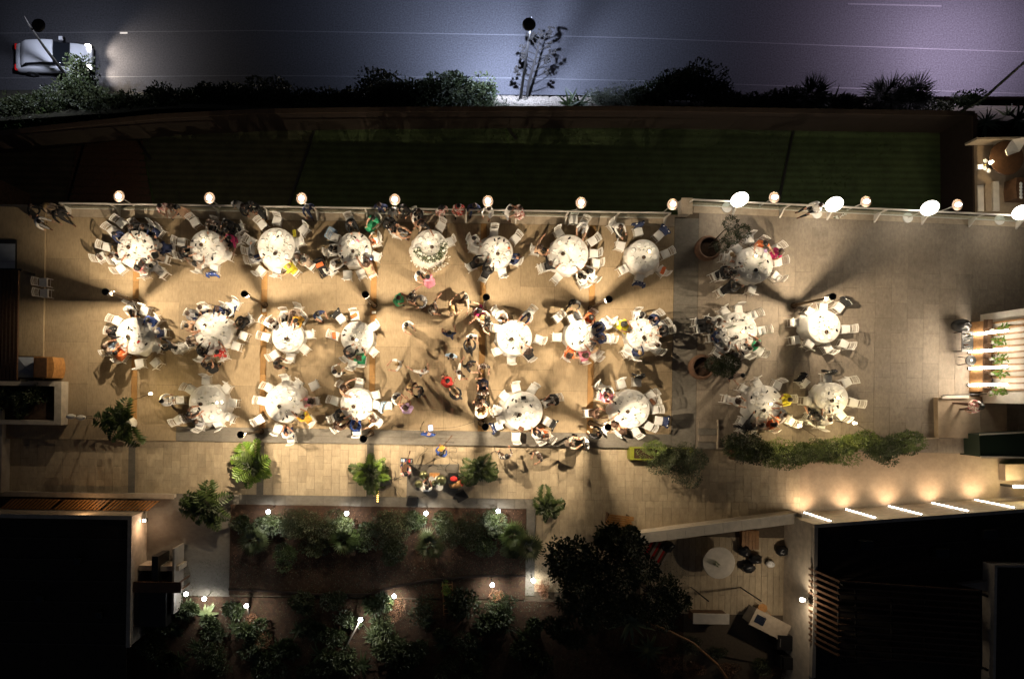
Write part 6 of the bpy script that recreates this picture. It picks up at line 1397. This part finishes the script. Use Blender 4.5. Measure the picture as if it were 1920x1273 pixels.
AG = [(352,1142,16,.7,'leaf_pale'),(388,1150,18,.7,'leaf_pale'),(330,1180,14,.6,'leaf_dark'),(410,1190,14,.6,'leaf_grey'),(370,1210,12,.6,'leaf_dark'),(440,1175,12,.5,'leaf_olive'),(300,1200,12,.6,'leaf_dark'),(700,1190,18,.75,'leaf_olive'),(740,1200,12,.7,'leaf_olive'),(640,1190,14,.7,'leaf_dark'),(560,1180,14,.7,'leaf_dark'),(600,1225,14,.8,'leaf_dark'),(520,1215,14,.7,'leaf_dark'),(480,1235,12,.7,'leaf_dark'),(400,1240,14,.7,'leaf_dark'),(340,1240,12,.7,'leaf_dark'),(800,1165,14,.6,'leaf_dark'),(860,1150,14,.6,'leaf_dark'),(900,1170,12,.6,'leaf_olive'),(950,1140,12,.6,'leaf_dark'),(830,1205,14,.7,'leaf_dark'),(760,1240,14,.8,'leaf_dark'),(900,1220,12,.8,'leaf_dark'),(680,1245,14,.8,'leaf_dark'),(980,1190,12,.7,'leaf_dark'),(560,1130,12,.5,'leaf_dark'),(640,1120,10,.5,'leaf_dark')]
for i, (x, y, n, L, m) in enumerate(AG):
    w_ = ['broad-leaved', 'spiky', 'drooping', 'upright', 'sprawling', 'low', 'ragged', 'full', 'narrow-leaved'][i % 9]; tail = ['near the porch', 'around the leaning pole', 'in the bottom dark corner'][i // 9]
    agave(x, y, n, L, m, f'{w_} dark garden plant {tail}', 100 + i, wd=.17 if m in ('leaf_grey', 'leaf_pale') else .11, up=.6)
agave(1180, 1160, 20, 1.4, 'leaf_pale', 'large pale strap-leaved plant in front of the big dark tree', 140, ZP + .9, .17, .7)
agave(1216, 1215, 16, 1.1, 'leaf_olive', 'long-leaved agave below the pale strap-leaved plant', 141, ZP + .3, .17, .5)
for i, (x, y, ra, m) in enumerate(((470, 1172, .5, 'dry_red'), (740, 1145, .55, 'dry_red'), (930, 1120, .45, 'dry_red'), (835, 1105, .35, 'leaf_lime'), (1020, 1108, .4, 'dry_red'), (500, 1200, .6, 'dry_red'))):
    p = P(x, y, .2); shrub('ground_cover_shrub', ['orange ground plants under the first leaning pole', 'dry sandy clump under a garden spotlight', 'dry reddish plants near the ladder', 'small lime plant inside the ladder', 'dry reddish plants at the foot of the big tree', 'dry ground plants in the dark garden'][i], (p.x, p.y, ZP + .1), (ra, ra, .22), 700, .06, m, 150 + i, 6)
la = thing('wooden_ladder', 'wooden ladder lying flat in the garden soil', 'ladder', P(840, 1122, ZP + .2), .06)
for s in (-1, 1): MB().box(s * .24 - .02, s * .24 + .02, -.8, .85, 0, .05).obj('rail', 'wood', la)
for i in range(8): MB().box(-.219, .219, -.72 + .2 * i, -.69 + .2 * i, .01, .04).obj('rung', 'wood', la)
# ground litter in the garden
b = MB(); rr = random.Random(9)
for i in range(14000):
    p = P(rr.uniform(340, 1290), rr.uniform(1050, 1268), ZP + .11); a = rr.random() * 6.3; l = rr.uniform(.02, .09); leafquad(b, Vector((p.x, p.y, p.z + rr.uniform(0, .04))), Vector((cos(a), sin(a), rr.uniform(0, .7))), l, l * .4)
o = b.obj('garden_undergrowth', 'leaf_olive'); o['kind'] = 'stuff'
b = MB()
for i in range(2600):
    p = P(rr.uniform(435, 980), rr.uniform(956, 1078), ZP + .11); a = rr.random() * 6.3; l = rr.uniform(.02, .07); leafquad(b, p, Vector((cos(a), sin(a), rr.uniform(0, .7))), l, l * .5)
o = b.obj('bed_leaf_litter', 'dry_red'); o['kind'] = 'stuff'
# big dark tree and neighbours
def tree(px, py, z0, ztop, rad, n, l, m, label, seed, clumps=16, group=None, m2=None):
    r = random.Random(seed); p = P(px, py, (z0 + ztop) / 2 + .2); o = thing('broadleaf_tree', label, 'tree', (p.x, p.y, z0), 0, group); H = ztop - z0
    b = MB(); b2 = MB(); tb = MB(); tb.tube([(0, 0, 0), (.05, .05, H * .4)], [.16, .10], 8)
    for k in range(clumps):
        a = r.random() * 6.3; q = math.sqrt(r.random()) * .8; c = Vector((rad[0] * q * cos(a), rad[1] * q * sin(a), H * (.5 + .42 * r.random() * (1 - .3 * q)))); s = r.uniform(.22, .34)
        leaf_cloud(b if r.random() < .6 else b2, c, (rad[0] * s, rad[1] * s, H * .2), n // clumps, l, r, .3); tb.tube([(.05, .05, H * .35), (c.x * .5, c.y * .5, H * .5), tuple(c)], [.07, .04, .015], 5)
    b.obj('crown', m, o); b2.obj('crown', m2 or m, o); tb.obj('trunk', 'bark', o)
tree(1120, 1070, ZP, 3.6, (2.6, 2.4), 9000, .16, 'leaf_dark', 'big dark broadleaf tree between path and kitchen yard', 200, 26)
tree(1225, 1115, ZP, 2.8, (1.7, 1.6), 5000, .13, 'leaf_dark', 'smaller dark tree leaning towards the kitchen yard', 201, 16)
tree(1150, 1010, ZP, 3.2, (1.0, .9), 2200, .17, 'leaf_olive', 'glossy tree top rising beside the wooden bench slats', 202, 8)
tree(1070, 1150, ZP, 2.4, (1.5, 1.4), 3200, .14, 'leaf_dark', 'low dark tree at the lower garden edge', 203, 10)
bn = thing('slatted_bench', 'curved slatted wooden bench end beside the glossy tree', 'bench', P(1155, 972, ZP), -.1)
for i in range(5): MB().box(-.62 + .04 * i, .75 - .05 * i * (i < 3), -.28 + .11 * i, -.19 + .11 * i, .42, .46).obj('slat', 'orange_wood', bn)
for s in (-1, 1): MB().box(s * .5 - .03, s * .5 + .03, -.25, .28, 0, .419).obj('leg', 'dark_wood', bn)
lg = thing('fallen_trunk', 'long pale bare trunk arching through the bottom bushes', 'trunk'); MB().tube([P(1205, 1163, .3), P(1250, 1180, .8), P(1300, 1205, .9), P(1345, 1245, .7), P(1365, 1275, .4)], [.05, .05, .055, .06, .07], 7).obj('stem', 'wood', lg)
for i, (x, y, m) in enumerate(((1262, 1250, 'dry_red'), (1310, 1262, 'dry_red'), (1380, 1262, 'dry_red'), (1430, 1256, 'leaf_olive'), (1480, 1262, 'dry_red'), (1340, 1230, 'leaf_dark'), (1290, 1215, 'leaf_dark'))):
    p = P(x, y, .3); shrub('heath_shrub', f'{ORD[i]} low dry shrub along the bottom of the kitchen yard', (p.x, p.y, ZP + .05), (.75, .5, .35), 1100, .06, m, 210 + i, 7, 0, 'shrub', 'dry shrubs below the kitchen yard')
# plants of the bar screen, corner patio
for i, (x, y, z) in enumerate(((1862, 617, 1.6), (1872, 640, 1.6), (1868, 672, 1.5), (1872, 700, 1.5), (1862, 736, 1.3))):
    p = P(x, y, z); o = thing('shelf_plant', f'{ORD[i]} small leafy plant on the bar screen shelf', 'plant', (XBAR + .3, p.y, .952), 0, 'plants on the bar screen'); b = MB(); r = random.Random(i)
    MB().lathe([(.06, 0), (.08, .16)], 10).obj('pot', 'white_pot', o)
    for k in range(26): a = r.random() * 6.3; leafquad(b, Vector((r.uniform(-.1, .1), r.uniform(-.15, .15), .2 + r.uniform(0, .7))), Vector((cos(a), sin(a), r.uniform(-.3, .8))), .22, .1)
    b.obj('foliage', 'leaf_lime', o)
agave(1845, 232, 22, 1.1, 'leaf_pale', 'lit pale green bush behind the corner of the lawn wall', 300, -2.2, .10, .9); shrub('lit_bush', 'small lime bush at the corner where the cable starts', P(1800, 200, -3.5), (.9, .6, .8), 1200, .12, 'leaf_lime', 301, 6); agave(1905, 225, 12, 1.2, 'leaf_dark', 'spiky dark agave at the edge beyond the corner patio', 302, -2.5, .14, .9)
# ---------------------------------------------------------------- roadside vegetation
def at_slope(px, py, z): return P(px, py, z)
SPOTS = [(20,215,1.8,1.3,'leaf_olive'),(75,200,1.7,1.6,'leaf_dark'),(135,170,1.5,2.3,'leaf_dark'),(190,198,1.7,1.3,'leaf_olive'),(245,200,1.5,1.1,'leaf_olive'),(300,188,1.2,1.0,'leaf_olive'),(345,200,1.2,.9,'leaf_olive'),(395,178,1.1,1.5,'leaf_dark'),(445,180,1.1,1.3,'leaf_dark'),(500,176,1.4,1.3,'leaf_dark'),(560,192,1.2,.8,'leaf_dark'),(610,196,1.2,.8,'leaf_dark'),(655,190,1.1,1.0,'leaf_dark'),(705,160,1.2,2.3,'leaf_dark'),(745,180,1.2,1.5,'leaf_dark'),(790,170,1.3,1.9,'leaf_dark'),(835,160,1.4,2.2,'leaf_dark'),(885,170,1.3,1.8,'leaf_dark'),(1130,186,1.0,1.1,'leaf_grey'),(1170,175,1.2,1.5,'leaf_grey'),(1215,186,1.1,1.2,'leaf_olive'),(1262,160,1.3,1.9,'leaf_dark'),(1305,145,1.4,2.5,'leaf_dark'),(1350,180,1.3,1.4,'leaf_dark'),(1400,194,1.3,.8,'leaf_dark'),(1480,190,1.3,.9,'leaf_dark'),(1530,192,1.0,.8,'leaf_olive'),(1580,198,1.0,.6,'leaf_olive'),(1668,188,1.1,1.2,'leaf_dark'),(1712,186,1.0,1.2,'leaf_dark'),(40,240,1.6,.8,'leaf_olive'),(110,228,1.6,.7,'leaf_olive'),(200,222,1.5,.6,'leaf_olive'),(1760,202,.7,.6,'leaf_dark'),(150,130,.9,1.6,'leaf_dark')]
WHERE = ['left of the first street lamp base', 'beside the first street lamp base', 'hiding the nose of the white car', 'between the car and the dry gap', 'in the dry gap']
for i, (x, y, rx, rz, m) in enumerate(SPOTS):
    zc = -4.6 + (rz - 1) * .3; p = P(x, y, zc); kinds = ['dense', 'loose', 'ragged', 'broad', 'twiggy', 'tall', 'low'][i % 7]
    sect = ['at the dark end of the road', 'beyond the first two rim lamps', 'beyond the third and fourth rim lamps', 'beside the flowering stalk', 'beyond the glowing globes'][0 if i < 7 or i in (30, 31, 32, 34) else 1 if i < 12 else 2 if i < 18 else 3 if i < 22 else 4]
    shrub('roadside_bush', uniq(f'{kinds} {FAB["K"][1] if m == "leaf_dark" else "olive"} @roadside bush {sect}', 'second', 'third', 'fourth'), (p.x, p.y, zc - rz * .9), (rx * 1.05, rx * .6, rz * .9), 2300 if i < 30 else 1100, .17 if m != 'leaf_grey' else .08, m, 400 + i, 19, .0, 'bush', 'bushes along the road', 'leaf_olive' if m == 'leaf_dark' else m)
for i, (x, y, lb) in enumerate(((1655, 188, 'first dark fan palm by the road past the globes'), (1700, 190, 'second dark fan palm by the road past the globes'), (1512, 185, 'small dark fan palm by the road behind the first globe'))): palm(x, y, -4.4, 16, 1.5, 'leaf_dark', lb, 460 + i, .8)
for i, (x, y, m) in enumerate(((315, 196, 'leaf_olive'), (330, 198, 'leaf_olive'), (1066, 200, 'leaf_dark'), (1085, 200, 'leaf_dark'), (640, 196, 'leaf_dark'), (1555, 200, 'leaf_dark'), (1885, 222, 'leaf_dark'))):
    agave(x, y, 12, 1.3, m, f'{ORD[i]} spiky agave on the roadside bank', 480 + i, -4.6, .13, 1.6)
rr = random.Random(44)
for i in range(26):
    x = 8 + i * 36.5 + rr.uniform(-8, 8); 
    if x > 925: continue
    p = P(x, 196 + max(0, (330 - x)) * .09 + rr.uniform(-6, 6), -4.5); ra = rr.uniform(.8, 1.3)
    sect = ['past the car', 'beyond the first lamps', 'beyond the third lamp', 'before the stalk'][min(3, int(x // 240))]
    shrub('verge_shrub', uniq(f'{["ragged", "scrubby", "thin", "leggy"][i % 4]} green scrub @{sect} behind the lawn wall', 'more', 'other'), (p.x, p.y, -5.3), (ra, ra * .5, rr.uniform(.5, 1.1)), 900, rr.choice([.11, .15, .2]), rr.choice(['leaf_dark', 'leaf_olive', 'leaf_mid']), 900 + i, 9, 0, 'shrub', 'scrub behind the lawn wall')
# flowering stalk
o = thing('agave_flower_stalk', 'tall agave flower stalk with round clusters beside the street lamp', 'plant'); A, B_ = P(985, 203, -6.9), P(1014, 62, -5.6); b = MB(); b.tube([A, A.lerp(B_, .35) + Vector((-.1, 0, 0)), A.lerp(B_, .7), B_], [.10, .08, .06, .03], 7); b.obj('stalk', 'stalk', o); rr = random.Random(6)
for i in range(15):
    t = .34 + .66 * i / 14; q = A.lerp(B_, t); s = 1 if i % 2 else -1; L = .95 * (1 - .55 * abs(t - .55)); e = q + Vector((s * L * rr.uniform(.6, 1.05), L * rr.uniform(.2, .6), .25)) if t < .99 else q; b = MB(); b.tube([q, q.lerp(e, .6) + Vector((0, -.03, .02)), e], [.03, .022, .014], 5)
    for k in range(9): b.ball(tuple(e + Vector((rr.uniform(-.17, .17), rr.uniform(-.14, .2), rr.uniform(-.12, .12)))), rr.uniform(.05, .09), 6, 4)
    b.obj('flower_cluster', 'stalk', o)
# street lamps
def street_lamp(base, head, tip, label, pw, col, adir=(0, .5, -1), zh=-.6):
    a = P(*base, -6.8); h = P(*head, zh); t = P(*tip, zh); o = thing('street_lamp', label, 'street lamp', a, 0, 'street lamps along the road'); d = t - a; dh = h - a
    MB().tube([(0, 0, 0), (d.x * .45, d.y * .45, 3.2), (d.x * .8, d.y * .8, 5.3), (d.x, d.y, d.z)], [.10, .07, .045, .02], 8).obj('pole', 'black_metal', o)
    MB().tube([(d.x * .72, d.y * .72, 4.9), (dh.x, dh.y, dh.z)], .04, 6).obj('arm', 'black_metal', o)
    hd = MB().lathe([(.05, dh.z + .12), (.30, dh.z + .06), (.34, dh.z - .02), (.30, dh.z - .06)], 24, c=(dh.x, dh.y, 0)).obj('lamp_head', 'black_metal', o)
    MB().lathe([(.01, dh.z - .065), (.26, dh.z - .066)], 20, c=(dh.x, dh.y, 0)).obj('lens', 'bulb_cool', hd)
    lamp('street_light', 'SPOT', (dh.x, dh.y, dh.z - .1), pw, col, o, .12, aim(adir), radians(155), 1.0)
street_lamp((122, 140), (72, 48), (45, 30), 'street lamp in front of the white car', 1800, (.75, .8, 1), (-.5, .25, -1)); street_lamp((973, 203), (992, 46), (997, 30), 'street lamp beside the flowering agave stalk', PW_STREET, (.60, .70, 1))
street_lamp((1975, 15), (1990, -45), (1995, -60), 'street lamp on the far side of the road past the globes', PW_STREET * .42, (.86, .70, 1), (-.1, .1, -1))
# ---------------------------------------------------------------- the white car
cx, cy = 111, 118; cp = P(cx, cy, ZR); car = thing('white_car', 'white car driving along the road with headlights on', 'car', (cp.x, cp.y, ZR + .008), ROLL)
prof = [(-2.2, .45, .72), (-2.15, .80, .80), (-1.9, .92, .84), (-1.0, .95, .87), (.7, .93, .87), (1.5, .86, .84), (2.05, .74, .78), (2.25, .50, .66)]
def loft(sections, name, m, par):
    vs = []; n = 12
    for (x, zt, hw, zb_, r) in sections:
        for k in range(n):
            t = 2 * pi * (k + .5) / n; cx_ = max(-1, min(1, 1.25 * cos(t))); sz = max(-1, min(1, 1.25 * sin(t))); vs.append((x, cx_ * hw, (zt + zb_) / 2 + sz * (zt - zb_) / 2))
    m_ = len(sections); fs = [(i * n + k, (i + 1) * n + k, (i + 1) * n + (k + 1) % n, i * n + (k + 1) % n) for i in range(m_ - 1) for k in range(n)] + [tuple(range(n)), tuple(reversed(range((m_ - 1) * n, m_ * n)))]
    o = MB().add(vs, fs).obj(name, m, par, True); md = o.modifiers.new('s', 'BEVEL'); md.width = .03; md.segments = 2; return o
loft([(x, zt, hw, .22, 0) for x, zt, hw in prof], 'body', 'car_paint', car)
loft([(-1.75, .96, .74, .85, 0), (-1.25, 1.36, .66, .85, 0), (-.2, 1.47, .66, .85, 0), (.45, 1.42, .66, .85, 0), (1.15, .97, .74, .85, 0)], 'cabin_glass', 'car_glass', car)
loft([(-1.62, 1.16, .70, 1.0, 0), (-1.2, 1.44, .67, 1.34, 0), (-.2, 1.53, .675, 1.42, 0), (.42, 1.48, .66, 1.38, 0)], 'roof', 'car_paint', car)
for s in (-1, 1):
    MB().box(1.95, 2.22, s * .62 - .14, s * .62 + .14, .56, .70).obj('headlight', 'headlight', car); MB().box(-2.23, -2.1, s * .62 - .16, s * .62 + .16, .62, .76).obj('tail_light', 'red_lens', car); MB().box(.55, .75, s * .93 - .1 + .04 * s, s * .93 + .1 + .04 * s, .92, 1.04).obj('mirror', 'car_paint', car)
    for x in (-1.4, 1.4):
        T = Matrix.Translation((x, s * .80, .32)) @ Matrix.Rotation(pi / 2, 4, 'X'); wh_ = MB().lathe([(.2, -.11), (.32, -.10), (.32, .10), (.2, .11)], 20, T=T).obj('wheel', 'rubber', car); MB().lathe([(.03, -.115), (.2, -.105), (.2, .105), (.03, .115)], 12, T=T).obj('rim', 'chrome', wh_)
    lamp('headlight_beam', 'SPOT', (2.35, s * .6, .72), 700, (1, .84, .68), car, .12, aim((1, s * .04, -.16)), radians(100), 1.0)
print('N PEOPLE', NP[0], 'CHAIRS', len(CHAIRS), 'OBJ', len(bpy.data.objects))
dupl = {k: v for k, v in LABELS.items() if len(v) > 1 and not any(v)}
print('DUP LABELS', list(dupl)[:20])
dg_ = {k: len(v) for k, v in LABELS.items() if len(v) > 1 and any(v) and any(q in k for q in ('person', 'chair', 'bush', 'phone', 'jacket'))}
print('DUP in groups', list(dg_.items())[:30])
